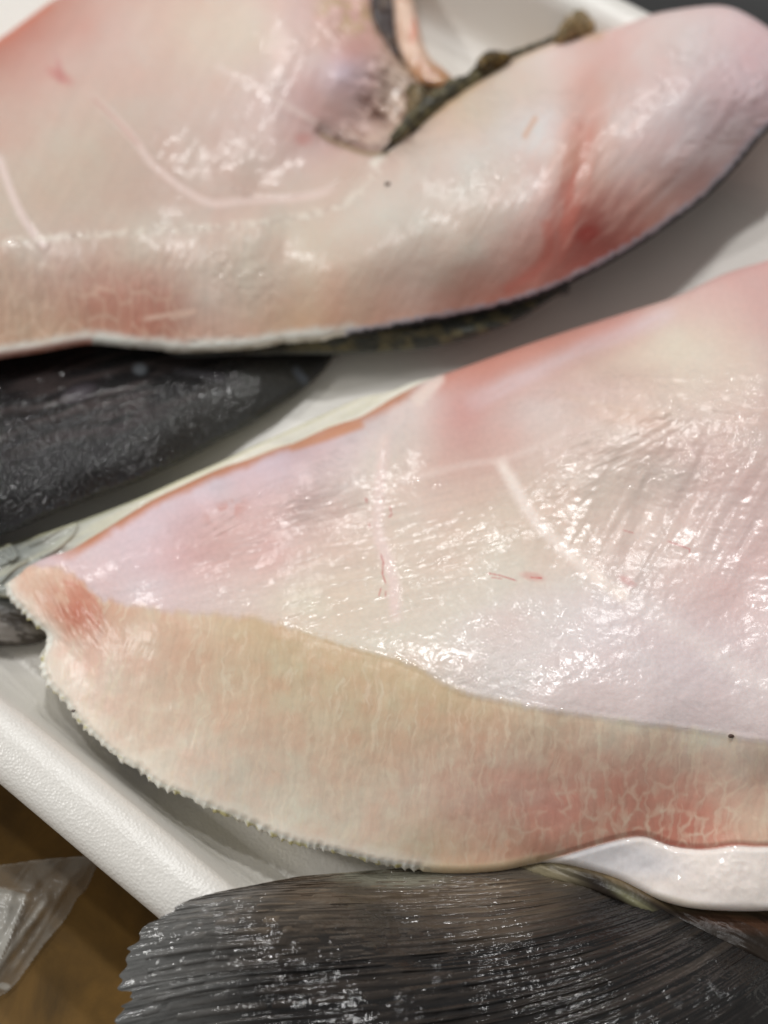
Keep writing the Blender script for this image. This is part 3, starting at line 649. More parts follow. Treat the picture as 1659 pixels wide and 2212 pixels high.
def build_fin():
    nt_, ns_ = 560, 520
    t = np.linspace(0, 1, nt_); s = np.linspace(0, 1, ns_)
    Tm, Sm = np.meshgrid(t, s, indexing='ij')
    NR = 38
    ray = np.abs((Tm*NR) % 1-0.5)*2           # 1 at ray centre... 0 between
    send = 1-0.008*(0.5+0.5*np.cos(2*np.pi*Tm*NR*1.0))-0.022*vn(Tm*NR*1.1, Tm*0, 5)-.01*vn(Tm*NR*3.1, Tm*0, 6)
    P = fin_pt(Tm, Sm*send)
    z = fin_z(Tm, Sm, P)
    z = z+0.30*(fbma(Tm*NR*2.5, Sm*9, 3, 301)-.5)*1.6
    z = z+0.6*(fbm(Sm*6, Tm*9, 3, 305)-.5)*ss(.1, .4, Sm)
    z = z+0.5*(fbm(P[..., 0]/60, P[..., 1]/60, 2, 306)-.5)
    u, v = P[..., 0], P[..., 1]
    c = lin((22, 21, 21))+0*u[..., None]
    n = fbma(Tm*NR*0.8, Sm*3.5, 4, 311)
    topz = 1-ss(0.10, 0.42, Tm+0.12*(fbm(Sm*4, Tm*6, 3, 313)-.5)*2)
    c = mix(c, 0.9*topz, (96, 87, 77))
    c = mix(c, topz*ss(.45, .62, n)*0.9, (88, 74, 60))
    c = mix(c, ss(.55, .72, n)*0.45*(1-topz), (70, 62, 55))
    c = mix(c, ss(.5, .62, fbma(Tm*NR*1.7, Sm*7, 3, 315))*0.6*ss(0.15, .35, Tm), (32, 28, 26))
    c = mix(c, 0.6*ss(.70, .95, Sm+.1*(n-.5))*ss(.05, .2, Tm), (120, 120, 118))
    c = mix(c, 0.8*blob(u, v, 830, 1885, 140, 30, 3), (150, 148, 132)); c = mix(c, 0.7*blob(u, v, 1420, 1920, 140, 22, 28), (54, 46, 36))
    c = mix(c, 0.5*ss(.8, .9, Tm), (34, 31, 29))
    c = mix(c, 0.9*ss(.12, .0, Sm)*ss(0.28, .1, Tm), (150, 140, 108))
    hoff = fbma(Tm*NR*2.2, Sm*14, 3, 317)
    wet = np.clip(0.55+0.6*blob(u, v, 560, 2110, 210, 110, -12)+0.5*blob(u, v, 1350, 2150, 300, 70, -5), 0, 1)
    def grid(a0, b0, zz, cc, ww, nm, par, m):
        co = place(P[a0:b0, :, 0], P[a0:b0, :, 1], zz*MM); A, B = co.shape[:2]
        i = np.arange(A*B).reshape(A, B)
        F = np.stack([i[:-1, :-1], i[1:, :-1], i[1:, 1:], i[:-1, 1:]], -1).reshape(-1, 4)
        # underside
        co2 = place(P[a0:b0, :, 0], P[a0:b0, :, 1], (zz-0.7)*MM)
        N = A*B; F2 = F[:, ::-1]+N
        bd = np.r_[i[0, :], i[1:, -1], i[-1, :-1][::-1], i[1:-1, 0][::-1]]; nx = np.roll(bd, -1)
        F3 = np.stack([bd, nx, nx+N, bd+N], 1)
        return mesh_obj(nm, np.vstack([co.reshape(-1, 3), co2.reshape(-1, 3)]), np.vstack([F, F2, F3]), m, par,
                        {'tint': np.vstack([cc.reshape(-1, 3)]*2), 'wet': np.r_[ww.ravel(), ww.ravel()]})
    f = grid(0, nt_, z, c, wet, 'pectoral_fin', low, M_fin)
    # rays: rounded, jointed rods riding on the membrane
    rng = random.Random(3)
    for k in range(NR):
        tc = (k+0.5)/NR; ns = 260
        s = np.linspace(0.03, 0.975-0.03*rng.random(), ns)
        w = 0.43/NR
        prof = np.linspace(-1, 1, 7)
        wob = 0.5/NR*(fbm(s*5, s*0+k*3.3, 3, 327)-0.5)
        TT = tc+wob[:, None]+prof[None, :]*w*(0.75+0.25*np.sin(s*3+k))[:, None]; SS = np.repeat(s[:, None], 7, 1)
        TT = np.clip(TT, 0, 1)
        p = fin_pt(TT, SS*0.975)
        zz = fin_z(TT, SS, p)+0.30*(fbma(TT*NR*2.5, SS*9, 3, 301)-.5)*1.6+0.6*(fbm(SS*6, TT*9, 3, 305)-.5)*ss(.1, .4, SS)+0.5*(fbm(p[..., 0]/60, p[..., 1]/60, 2, 306)-.5)
        joint = 0.22*ss(.55, .7, vn(SS*46+k*3.7, SS*0+k, 321))*ss(.2, .5, SS)
        amp = 0.40*ss(0, .25, SS)*(0.35+0.65*ss(0.1, 0.45, TT))*(0.6+0.8*vn(SS*5+k*9.1, SS*0+k, 323))
        zz = zz+amp*(1-prof[None, :]**2)-0.12-joint*(1-prof[None, :]**2)
        uu, vv = p[..., 0], p[..., 1]
        cc = lin((25, 24, 24))+0*uu[..., None]
        tz_ = 1-ss(0.10, 0.42, TT+0.12*(fbm(SS*4, TT*6, 3, 313)-.5)*2)
        cc = mix(cc, 0.9*tz_, (122, 108, 92)); nn = fbma(TT*NR*0.8, SS*5, 3, 331)
        cc = mix(cc, .6*ss(.5, .65, nn), (48, 42, 38)); cc = mix(cc, .3*ss(.5, .35, nn)*ss(.1, .3, TT)*ss(.1, .3, SS), (76, 66, 58))
        cc = mix(cc, 0.6*ss(.7, .97, SS)*ss(.05, .2, TT), (128, 128, 126)); cc = mix(cc, 0.5*ss(.7, .9, TT), (36, 33, 31))
        ww = np.clip(0.5+0.6*blob(uu, vv, 560, 2110, 210, 110, -12)+0.5*blob(uu, vv, 1350, 2150, 300, 70, -5), 0, 1)
        co = place(uu, vv, zz*MM); A, B = co.shape[:2]; i = np.arange(A*B).reshape(A, B)
        F = np.stack([i[:-1, :-1], i[:-1, 1:], i[1:, 1:], i[1:, :-1]], -1).reshape(-1, 4)
        o = mesh_obj('fin_ray', co.reshape(-1, 3), F, M_fin, f, {'tint': cc.reshape(-1, 3), 'wet': ww.ravel()})
build_fin()

# dark skin fold running from under the fat pad to the fin root
fold = np.vstack([crv([(1100, 1866), (1180, 1852), (1250, 1862), (1330, 1892), (1400, 1926), (1470, 1950), (1560, 1960), (1659, 1962), (1800, 1955), (1900, 1930)], 5),
                  crv([(1900, 2250), (1800, 2190), (1680, 2110), (1600, 2060), (1520, 2022), (1420, 1985), (1330, 1945), (1250, 1915), (1150, 1890), (1100, 1880)], 5)])
hF = RBF([(1100, 1870, 6.5), (1250, 1880, 8), (1330, 1905, 8.5), (1400, 1945, 9), (1470, 1965, 8.5), (1560, 1985, 9.5), (1659, 1990, 9.5), (1420, 1980, 9), (1520, 2015, 9.5), (1600, 2055, 11), (1680, 2100, 11), (1850, 2000, 9), (1850, 2200, 10)], 20)
def h_fold(u, v, d):
    return hF(u, v)[..., 0]+0.9*np.sqrt(np.clip(1-(1-np.clip(d, 0, 22)/22)**2, 0, 1))+0.3*(fbma(*ani(u, v, 28, 80, 12), 3, 341)-.5)
def c_fold(u, v, d):
    top = crv([(1100, 1862), (1180, 1852), (1250, 1862), (1330, 1892), (1400, 1926), (1470, 1950), (1560, 1960), (1659, 1962), (1900, 1930)], 3)
    dt = pdist(u, v, top)
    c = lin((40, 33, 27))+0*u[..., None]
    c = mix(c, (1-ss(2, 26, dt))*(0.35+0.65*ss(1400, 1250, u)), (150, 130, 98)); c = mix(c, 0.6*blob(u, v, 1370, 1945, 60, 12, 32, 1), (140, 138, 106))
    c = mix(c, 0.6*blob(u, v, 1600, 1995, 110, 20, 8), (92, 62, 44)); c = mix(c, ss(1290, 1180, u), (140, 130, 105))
    c = mix(c, 0.4*ss(.5, .65, fbma(*ani(u, v, 25, 70, 10), 3, 343)), (30, 25, 22))
    return c, 0.06+0*u
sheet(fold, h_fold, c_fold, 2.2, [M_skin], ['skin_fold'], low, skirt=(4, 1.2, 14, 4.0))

# ------------------------------------------------------------------ upper fish piece
up = root('raw_fish_piece', 'farther raw fish collar with two lobes, notched at top, with thin black skin edge', 'raw fish', 'raw fish pieces on the tray')
U_out = [(-300, 330), (-120, 160), (0, 82), (55, 42), (115, -2), (200, -60), (420, -160), (700, -150), (790, -60), (800, -5), (806, 40), (826, 80), (852, 118), (885, 150), (912, 185), (925, 225), (905, 262), (880, 290), (850, 318), (822, 335),
         (850, 300), (885, 272), (930, 240), (985, 205), (1040, 165), (1100, 125), (1165, 95), (1220, 75), (1300, 70), (1370, 45), (1430, 26), (1550, 12), (1620, 34), (1700, 90), (1770, 150), (1760, 210), (1659, 285), (1600, 352), (1535, 420), (1440, 492), (1330, 562), (1200, 628), (1100, 662), (1000, 684), (850, 712), (700, 735), (610, 742), (560, 752), (400, 762),
         (280, 752), (190, 745), (90, 762), (0, 776), (-120, 800), (-300, 830)]
up_out = crv(U_out, 5, True)
_k = (up_out[:, 1] > 690) & (up_out[:, 0] > 300) & (up_out[:, 0] < 900)
up_out[_k, 1] += 9*(fbm(up_out[_k, 0]/14, up_out[_k, 0]*0, 3, 401)-.5)
URID = crv([(-300, 545), (-100, 530), (0, 524), (110, 514), (300, 500), (500, 488), (640, 470), (740, 440), (800, 392), (835, 335)], 4)
hU = RBF([(-200, 300, 10), (0, 90, 9), (60, 60, 9), (110, 10, 9), (100, 120, 13), (300, 50, 16), (600, 50, 18), (780, 20, 13), (840, 130, 12), (900, 200, 11), (850, 300, 11), (750, 170, 14.5), (700, 240, 13.5), (740, 315, 11), (600, 300, 15.5), (400, 300, 17), (150, 300, 17),
          (0, 520, 20), (300, 500, 20), (560, 480, 20), (740, 440, 19), (820, 360, 18), (560, 420, 15.5), (620, 426, 15), (700, 370, 14.5), (400, 400, 18), (100, 420, 19),
          (860, 330, 18), (950, 250, 17), (1040, 175, 14), (1170, 105, 12), (1250, 90, 14), (1330, 75, 20.5), (1550, 30, 22), (1659, 80, 22),
          (1000, 380, 23), (1200, 300, 25), (1350, 200, 25), (1500, 180, 26), (1640, 200, 23), (1500, 350, 21.5), (1350, 450, 20.5), (1200, 520, 19.5), (1000, 560, 20.5), (800, 560, 20), (500, 580, 18), (200, 600, 17), (0, 620, 17),
          (1655, 284, 18), (1600, 350, 15), (1530, 415, 15), (1330, 555, 14), (1200, 620, 13), (1000, 675, 12), (800, 715, 12), (600, 735, 11.5), (400, 745, 11.5), (200, 735, 12), (0, 765, 12), (-200, 790, 12), (-200, 560, 18), (1000, 640, 14.5), (700, 680, 14.5), (300, 690, 14.5), (1760, 150, 20)], 30)
URIB1 = crv([(180, 185), (230, 235), (290, 300), (330, 355), (400, 410), (455, 438), (520, 434), (600, 430), (680, 420), (730, 400)], 5)
URIB2 = crv([(-5, 330), (15, 390), (45, 460), (80, 515), (105, 540)], 5)
URIB3 = crv([(460, 140), (540, 185), (640, 240), (720, 290)], 5)
UREDT = crv([(1300, 190), (1280, 250), (1255, 320), (1235, 400), (1215, 470), (1190, 540), (1120, 610)], 5)
UPURP = crv([(680, 275), (730, 300), (790, 320), (840, 318)], 4)
def glint_up(u, v):
    g = 1.0*blob(u, v, 1200, 250, 85, 70, -20)
    g = np.maximum(g, 0.7*blob(u, v, 1390, 220, 110, 60, -30)); g = np.maximum(g, 0.55*blob(u, v, 1500, 130, 120, 80, -30))
    g = np.maximum(g, 0.5*stroke(u, v, crv([(1580, 200), (1540, 280), (1480, 330), (1450, 400)], 4), 26))
    g = np.maximum(g, 0.65*blob(u, v, 1040, 290, 190, 120, -20)); g = np.maximum(g, 0.45*stroke(u, v, crv([(650, 480), (720, 460), (800, 420)], 3), 26))
    g = np.maximum(g, 0.6*stroke(u, v, crv([(690, 250), (760, 280), (820, 260), (860, 200)], 4), 30))
    g = np.maximum(g, 0.3*stroke(u, v, URID, 12)); g = np.maximum(g, 0.45*blob(u, v, 520, 590, 110, 50, 20)); g = np.maximum(g, .6*stroke(u, v, crv([(500, 412), (580, 408)], 3), 12, .8, False))
    g = np.maximum(g, 0.5*blob(u, v, 480, 735, 110, 14, 0)); g = np.maximum(g, 0.4*blob(u, v, 770, 160, 70, 50))
    g = np.maximum(g, 0.6*blob(u, v, 1590, 230, 110, 140)); g = np.maximum(g, 0.3*blob(u, v, 580, 90, 150, 50))
    g = g*ss(.36, .62, fbm(u/34, v/26, 4, 167)+.1*g)
    return np.clip(np.maximum(g*1.3, 0.05), 0, 1)
def wfu(u, v): return np.where(u < 838, ss(-7, 7, np.interp(u, URID[:, 0], URID[:, 1])-v), 0)
def h_up(u, v, d):
    z = hU(u, v)[..., 0]; r = 20.0
    z = z-1.8*(1-np.sqrt(np.clip(1-(1-np.clip(d, 0, r)/r)**2, 0, 1)))
    w = wfu(u, v)
    z += 0.22*stroke(u, v, URIB1, 20, 1)+0.2*stroke(u, v, URIB2, 18, 1)+0.14*stroke(u, v, URIB3, 16, 1)
    z -= 0.7*stroke(u, v, crv([(520, 425), (620, 432), (720, 405), (780, 360)], 4), 14, .9)
    z -= 0.7*stroke(u, v, UPURP, 22, 1)
    z += w*0.2*(fbma(*ani(u, v, -62, 170, 26), 3, 411)-.5)*blob(u, v, 480, 280, 300, 170)
    z += w*0.35*(fbm(u/70, v/50, 3, 413)-.5)
    g = glint_up(u, v)
    z += g*0.6*(fbm(u/15, v/12, 3, 415)-.5)
    z += (1-w)*0.25*(fbm(u/50, v/50, 3, 417)-.5)
    z += (1-w)*0.07*(fbma(*ani(u, v, -60, 60, 9), 3, 419)-.5)
    z += 0.12*stroke(u, v, crv([(1590, 170), (1560, 250), (1500, 330), (1400, 420), (1340, 470)], 4), 16, .9)
    z -= 0.25*stroke(u, v, UREDT, 34, 1)
    nk = blob(u, v, 850, 215, 85, 120, 10, .8)*(u < 935)*w
    nk = np.maximum(nk, .8*blob(u, v, 765, 300, 95, 34, 12, .8)*w); nk = np.maximum(nk, .6*blob(u, v, 745, 45, 80, 60, 0, .8))
    z += 1.3*nk*(0.5-np.abs(fbma(*ani(u, v, 35, 55, 17), 3, 481)-.5)*3)
    return z
cU = RBF([(20, 90, 200, 125, 105), (100, 25, 205, 135, 115), (100, 130, 212, 165, 150), (250, 50, 215, 178, 163), (400, 60, 222, 196, 176), (550, 80, 224, 202, 182), (650, 40, 226, 192, 182), (700, 90, 226, 186, 172), (300, 130, 216, 186, 170), (150, 220, 209, 183, 166), (50, 300, 206, 180, 162),
          (200, 320, 202, 182, 162), (350, 250, 209, 181, 165), (100, 430, 200, 177, 156), (300, 430, 198, 174, 156), (500, 250, 213, 188, 175), (550, 350, 206, 180, 165), (700, 300, 212, 172, 163), (650, 220, 211, 174, 167), (750, 150, 210, 186, 194), (830, 140, 200, 165, 150), (700, 215, 206, 168, 160), (800, 230, 196, 158, 146),
          (650, 390, 206, 180, 165), (750, 370, 209, 180, 162), (480, 470, 206, 181, 165), (760, 110, 210, 160, 152),
          (100, 560, 206, 182, 165), (300, 550, 210, 190, 170), (500, 560, 212, 195, 175), (650, 520, 212, 192, 170), (800, 450, 214, 199, 183), (900, 400, 213, 197, 182), (850, 550, 206, 186, 168), (1000, 480, 206, 186, 168), (950, 600, 206, 180, 162), (1050, 560, 206, 178, 162), (50, 680, 203, 165, 136), (200, 650, 200, 138, 114),
          (330, 660, 198, 133, 110), (450, 650, 212, 188, 170), (600, 620, 215, 188, 165), (650, 690, 217, 174, 138), (800, 675, 214, 168, 142), (900, 640, 211, 178, 160), (1050, 630, 202, 140, 120), (1150, 530, 204, 148, 132), (1190, 580, 196, 120, 104), (1270, 505, 176, 86, 74), (1240, 440, 200, 122, 106), (1225, 340, 208, 146, 124),
          (1265, 270, 212, 152, 134), (1290, 190, 214, 165, 150), (1350, 400, 204, 162, 152), (1400, 450, 198, 140, 124), (1350, 320, 210, 182, 174), (1450, 250, 210, 187, 184), (1450, 100, 218, 197, 190), (1550, 60, 222, 197, 194), (1620, 150, 214, 182, 184), (1600, 280, 207, 180, 182), (1500, 350, 203, 174, 170), (1100, 280, 216, 201, 191),
          (1000, 330, 216, 201, 188), (1100, 400, 211, 193, 179), (1150, 200, 216, 196, 181), (1200, 130, 223, 200, 190), (1330, 100, 222, 182, 172), (1190, 260, 222, 208, 202), (1000, 250, 213, 190, 165), (1130, 460, 211, 186, 174), (1140, 360, 214, 195, 184), (1185, 320, 219, 200, 191), (1175, 410, 212, 182, 172), (1320, 250, 214, 188, 178), (1300, 380, 204, 160, 144), (150, 720, 206, 160, 128), (-150, 400, 206, 180, 162), (-150, 700, 206, 160, 130)], 20)
EDGE_R = crv([(1770, 200), (1659, 285), (1600, 352), (1535, 420), (1440, 492), (1330, 562), (1200, 628), (1100, 662), (1000, 684), (850, 712), (760, 728)], 4)
EDGE_L = crv([(760, 728), (700, 735), (610, 742), (560, 752), (400, 762), (280, 752), (190, 745), (90, 762), (0, 776), (-120, 800), (-300, 830)], 4)
EDGE_T = crv([(890, 262), (930, 240), (985, 205), (1040, 165), (1100, 125), (1165, 95), (1220, 75), (1290, 70)], 4)
def c_up(u, v, d):
    uw = u+16*(fbm(u/50, v/50, 2, 421)-.5); vw = v+16*(fbm(u/50, v/50, 2, 422)-.5)
    c = trim(cU(uw, vw), 0.83)*np.array([.985, .97, .985]); w = wfu(u, v)
    c = c*(1+0.08*w*(fbma(*ani(u, v, -62, 150, 18), 3, 423)-.5))[..., None]
    c = c*(1+(fbm(u/60, v/60, 4, 425)-0.5)[..., None]*np.array([0.02, -0.14, -0.16]))
    c = mix(c, .65*stroke(u, v, URIB1, 14, .8)*ss(150, 300, v), (226, 204, 196)); c = mix(c, .7*stroke(u, v, URIB2, 13, .8), (228, 208, 202)); c = mix(c, .5*stroke(u, v, URIB3, 12, .8), (228, 208, 200))
    c = mix(c, .4*stroke(u, v, crv([(205, 205), (255, 250), (312, 312)], 3)+np.array([-8, 6.]), 6, .8), (178, 120, 104))
    c = mix(c, .5*blob(u, v, 130, 165, 34, 14, 30), (190, 110, 104)); c = mix(c, .4*blob(u, v, 128, 150, 8, 30, -8), (185, 110, 110)); c = mix(c, .35*blob(u, v, 655, 300, 22, 16), (196, 105, 96))
    c = mix(c, .5*stroke(u, v, URID, 16, .9)*ss(.4, .6, fbm(u/9, v/9, 2, 427)), (236, 226, 212))
    # cut face net
    cf = (1-w)
    uu2 = u+22*(fbm(u/60, v/60, 3, 429)-.5)*2
    f1, f2 = worley((uu2-(v-600)*0.1)/30, v/80, 431); net = 1-ss(.02, .16, f2-f1)
    c = mix(c, cf*net*0.28*ss(470, 380, u)*ss(530, 580, v), (222, 200, 178))
    c = c*(1+cf*0.2*(fbma(*ani(u, v, 95, 60, 8), 3, 433)-.5)*ss(700, 500, u))[..., None]
    c = mix(c, cf*.35*ss(.5, .7, fbma(*ani(u, v, -52, 90, 14), 3, 435))*blob(u, v, 1260, 420, 170, 240, 20), (228, 190, 178))
    c = mix(c, cf*.35*ss(.5, .7, fbma(*ani(u, v, -48, 120, 22), 3, 437))*blob(u, v, 1480, 260, 180, 220, 20), (228, 216, 216))
    c = mix(c, 0.6*blob(u, v, 1235, 420, 34, 150, 12)*ss(.3, .6, fbma(*ani(u, v, -75, 80, 12), 3, 439)), (196, 112, 96))
    c = mix(c, .7*blob(u, v, 1268, 505, 30, 18, -20), (160, 66, 58))
    c = mix(c, .55*stroke(u, v, crv([(1180, 470), (1185, 530), (1160, 580), (1080, 635)], 4), 22, .9), (192, 108, 94))
    c = mix(c, .6*stroke(u, v, crv([(1160, 250), (1130, 300)], 3), 8), (206, 150, 110))
    # white fat strip along the notch lip, pale connective seam left of centre
    c = mix(c, .8*stroke(u, v, crv([(800, 362), (830, 330), (868, 296), (905, 268)], 4), 14, .8), (232, 226, 214))
    c = mix(c, .7*stroke(u, v, crv([(305, 690), (420, 672), (360, 690)], 3), 9, .8), (226, 196, 178))
    # skin lips
    dl = pdist(u, v, EDGE_L); c = mix(c, 1-ss(12, 40, dl+10*(fbm(u/25, v/25, 2, 441)-.5)), (214, 214, 206)); c = mix(c, .5*(1-ss(3, 10, dl))*ss(.5, .62, fbm(u/18, v/10, 3, 443)), (120, 108, 78))
    dr = pdist(u, v, EDGE_R); n = fbm(u/10, v/10, 3, 445)
    c = mix(c, (1-ss(12, 24, dr+10*(n-.5)))*.9, (178, 180, 192)); c = mix(c, (1-ss(7, 12, dr+9*(n-.5))), (34, 33, 39))
    dt = pdist(u, v, EDGE_T); c = mix(c, .5*(1-ss(4, 26, dt)), (190, 158, 110))
    c = mix(c, .7*(1-ss(4, 24, d))*ss(60, 10, u-2*v-60)*(u < 200), (196, 110, 84))
    # greenish purple pocket in the notch
    nk = np.maximum(blob(u, v, 872, 215, 60, 110, 10, .8), .8*blob(u, v, 775, 305, 85, 28, 12, .8))
    fk = ss(.02, .16, np.abs(fbma(*ani(u, v, 35, 55, 17), 3, 481)-.5)); c = mix(c, nk*fk*.6, (122, 98, 78)); c = mix(c, nk*(1-fk)*.4, (214, 198, 176))
    c = mix(c, .45*stroke(u, v, UPURP, 24, 1), (120, 96, 92)); c = mix(c, .6*stroke(u, v, UPURP+np.array([6, 12.]), 8, .8), (128, 110, 60))
    c = mix(c, .7*blob(u, v, 750, 30, 70, 40, 20)*ss(.4, .55, fbm(u/24, v/24, 3, 447)), (190, 164, 120))
    c = mix(c, .75*stroke(u, v, crv([(806, 20), (835, 85), (870, 125), (905, 175), (915, 230), (880, 280), (840, 305)], 4), 24, .8)*ss(.36, .52, fbm(u/15, v/15, 3, 449)), (120, 98, 70))
    return np.clip(c, .01, .95), glint_up(u, v)*.9+.02
def r_up(u, v, d):
    r = np.where(wfu(u, v) > .5, 0, 1)
    r = np.where((u > 838) & (v < 330) & (u < 925) & (v > np.interp(u, [838, 925], [318, 240])) | False, 1, r)
    r = np.where((u > 780) & (u < 925) & (v < np.interp(u, [780, 822, 850, 885, 925], [380, 335, 300, 272, 243])), 0, r)
    r = np.where((u > 900) & (pdist(u, v, UREDT) < 40) , 2, r)
    r = np.where(pdist(u, v, EDGE_R) < 11, 3, r)
    r = np.where(pdist(u, v, EDGE_L) < 14, 3, r)
    return r
sheet(up_out, h_up, c_up, 2.6, [M_flesh, M_cut, M_cut, M_skin], ['belly_wall', 'cut_face', 'red_muscle', 'skin_edge'], up, r_up, skirt=(10, 3, 50, -0.5))

# dark olive skin seen under the lower lip
sk = crv([(1230, 615), (1180, 655), (1120, 692), (1030, 728), (930, 752), (800, 764), (650, 766), (520, 768), (380, 770), (380, 740), (600, 725), (850, 700), (1050, 655)], 5, True)
def h_sk(u, v, d): return np.minimum(5.2+2.6*ss(770, 700, v)+1.0*np.sqrt(np.clip(1-(1-np.clip(d, 0, 25)/25)**2, 0, 1)), h_up(u, v, d+30)-0.6)+0.5*(fbm(u/16, v/14, 3, 451)-.5)
def c_sk(u, v, d):
    c = lin((70, 72, 66))+0*u[..., None]; c = mix(c, .8*ss(.45, .62, fbm(u/26, v/16, 3, 453)), (110, 104, 78)); c = mix(c, .8*ss(700, 560, u), (44, 40, 30)); c = mix(c, .5*(1-ss(0, 10, d)), (120, 124, 126)); return c, .3+0*u
sheet(sk, h_sk, c_sk, 2.8, [M_skin], ['dark_skin'], up, skirt=(4, 1.2, 20, 0))

# wrinkled dark skin along the top of the right lobe, and the torn lumps on it
def lump_tube(pts, rad, z, rgb1, rgb2, name, parent, m, seed, nr=20):
    c = crv(pts, 14); R = np.interp(np.linspace(0, 1, len(c)), np.linspace(0, 1, len(rad)), rad)
    Z = np.interp(np.linspace(0, 1, len(c)), np.linspace(0, 1, len(z)), z)
    px = DW/ (np.linalg.norm(place(DW, 150, .012)-place(0, 150, .012)))    # plan px per metre here
    ctr = place(c[:, 0], c[:, 1], Z*MM); t = np.gradient(ctr, axis=0); t /= np.linalg.norm(t, axis=1)[:, None]
    upv = np.array([0, 0, 1.0]); sd = np.cross(t, upv); sd /= np.linalg.norm(sd, axis=1)[:, None]; nn = np.cross(sd, t)
    th = np.linspace(0, 2*np.pi, nr, endpoint=False)
    S_ = np.arange(len(c))
    nz = fbm(S_[:, None]/3.5+0*th, (np.cos(th)*1.3+5)[None, :]+np.sin(th)[None, :]*1.7+0*S_[:, None], 3, seed)
    rr = (R[:, None]/px)*(0.55+0.95*nz)
    V = ctr[:, None, :]+rr[..., None]*(np.cos(th)[None, :, None]*sd[:, None, :]+np.sin(th)[None, :, None]*nn[:, None, :])
    A, B = V.shape[:2]; i = np.arange(A*B).reshape(A, B)
    F = np.stack([i[:-1], i[1:], np.roll(i[1:], -1, 1), np.roll(i[:-1], -1, 1)], -1).reshape(-1, 4)
    col = lin(rgb1)+0*nz[..., None]; k = ss(.4, .6, fbm(S_[:, None]/4+0*th, (np.cos(th)*2+9)[None, :]+0*S_[:, None], 3, seed+3)); col = mix(col, k, rgb2)
    V = V.reshape(-1, 3); V[:B] = V[:B]*.3+V[:B].mean(0)*.7; V[-B:] = V[-B:]*.3+V[-B:].mean(0)*.7
    return mesh_obj(name, V, F, m, parent, {'tint': col.reshape(-1, 3), 'wet': np.full(A*B, .5)})
lump_tube([(845, 305), (885, 268), (925, 235), (975, 200), (1020, 175), (1045, 158), (1075, 138), (1110, 118), (1160, 98), (1215, 78)], [6, 16, 24, 22, 16, 20, 14, 8, 6, 8], [15, 15, 15, 14, 13, 13, 12, 12, 11.5, 12], (62, 58, 46), (100, 92, 66), 'torn_skin', up, M_skin, 461)
lump_tube([(885, 190), (905, 215), (900, 245), (880, 275)], [14, 22, 22, 14], [14, 14, 14, 14], (92, 80, 58), (130, 112, 84), 'torn_skin', up, M_skin, 465)
lump_tube([(1035, 150), (1052, 132), (1080, 128), (1100, 124)], [10, 16, 16, 8], [15, 15, 14, 13], (58, 46, 24), (110, 88, 44), 'torn_skin', up, M_skin, 467)
lump_tube([(1205, 92), (1225, 68), (1250, 52), (1275, 55), (1295, 75)], [8, 20, 26, 22, 10], [12, 14, 15, 15, 13], (112, 98, 70), (148, 126, 92), 'torn_skin', up, M_skin, 471)

# peach lip of the left lobe behind the notch, and the dark pocket beside it
pe = crv([(848, -60), (888, -60), (893, 0), (905, 50), (918, 100), (935, 128), (962, 150), (986, 176), (978, 192), (950, 192), (915, 184), (890, 165), (868, 125), (855, 80), (850, 20)], 5, True)
def h_pe(u, v, d): return 9.0+2.2*np.sqrt(np.clip(1-(1-np.clip(d, 0, 22)/22)**2, 0, 1))+.5*(fbm(u/20, v/25, 2, 475)-.5)
def c_pe(u, v, d):
    c = lin((222, 192, 172))+0*u[..., None]; c = mix(c, ss(105, 165, v), (172, 124, 84)); c = mix(c, .5*ss(.5, .65, fbm(u/14, v/20, 3, 476)), (186, 140, 112)); c = mix(c, .8*blob(u, v, 895, 60, 10, 40, 10), (215, 150, 130)); c = mix(c, .5*(1-ss(0, 8, d)), (226, 205, 190)); return c, .4+0*u
sheet(pe, h_pe, c_pe, 2.6, [M_fat], ['skin_lip'], up, skirt=(5, 1.5, 18, 0))
dk = crv([(775, -90), (860, -90), (862, 60), (866, 120), (880, 160), (860, 165), (830, 110), (800, 60), (780, 0)], 5, True)
def h_dk(u, v, d): return 7.5+.6*(fbm(u/20, v/20, 2, 477)-.5)
def c_dk(u, v, d):
    c = lin((58, 44, 42))+0*u[..., None]; c = mix(c, ss(.5, .65, fbm(u/26, v/40, 3, 479)), (92, 76, 66)); return c, .3+0*u
sheet(dk, h_dk, c_dk, 3.2, [M_skin], ['dark_lining'], up, skirt=(4, 1.5, 18, 0))

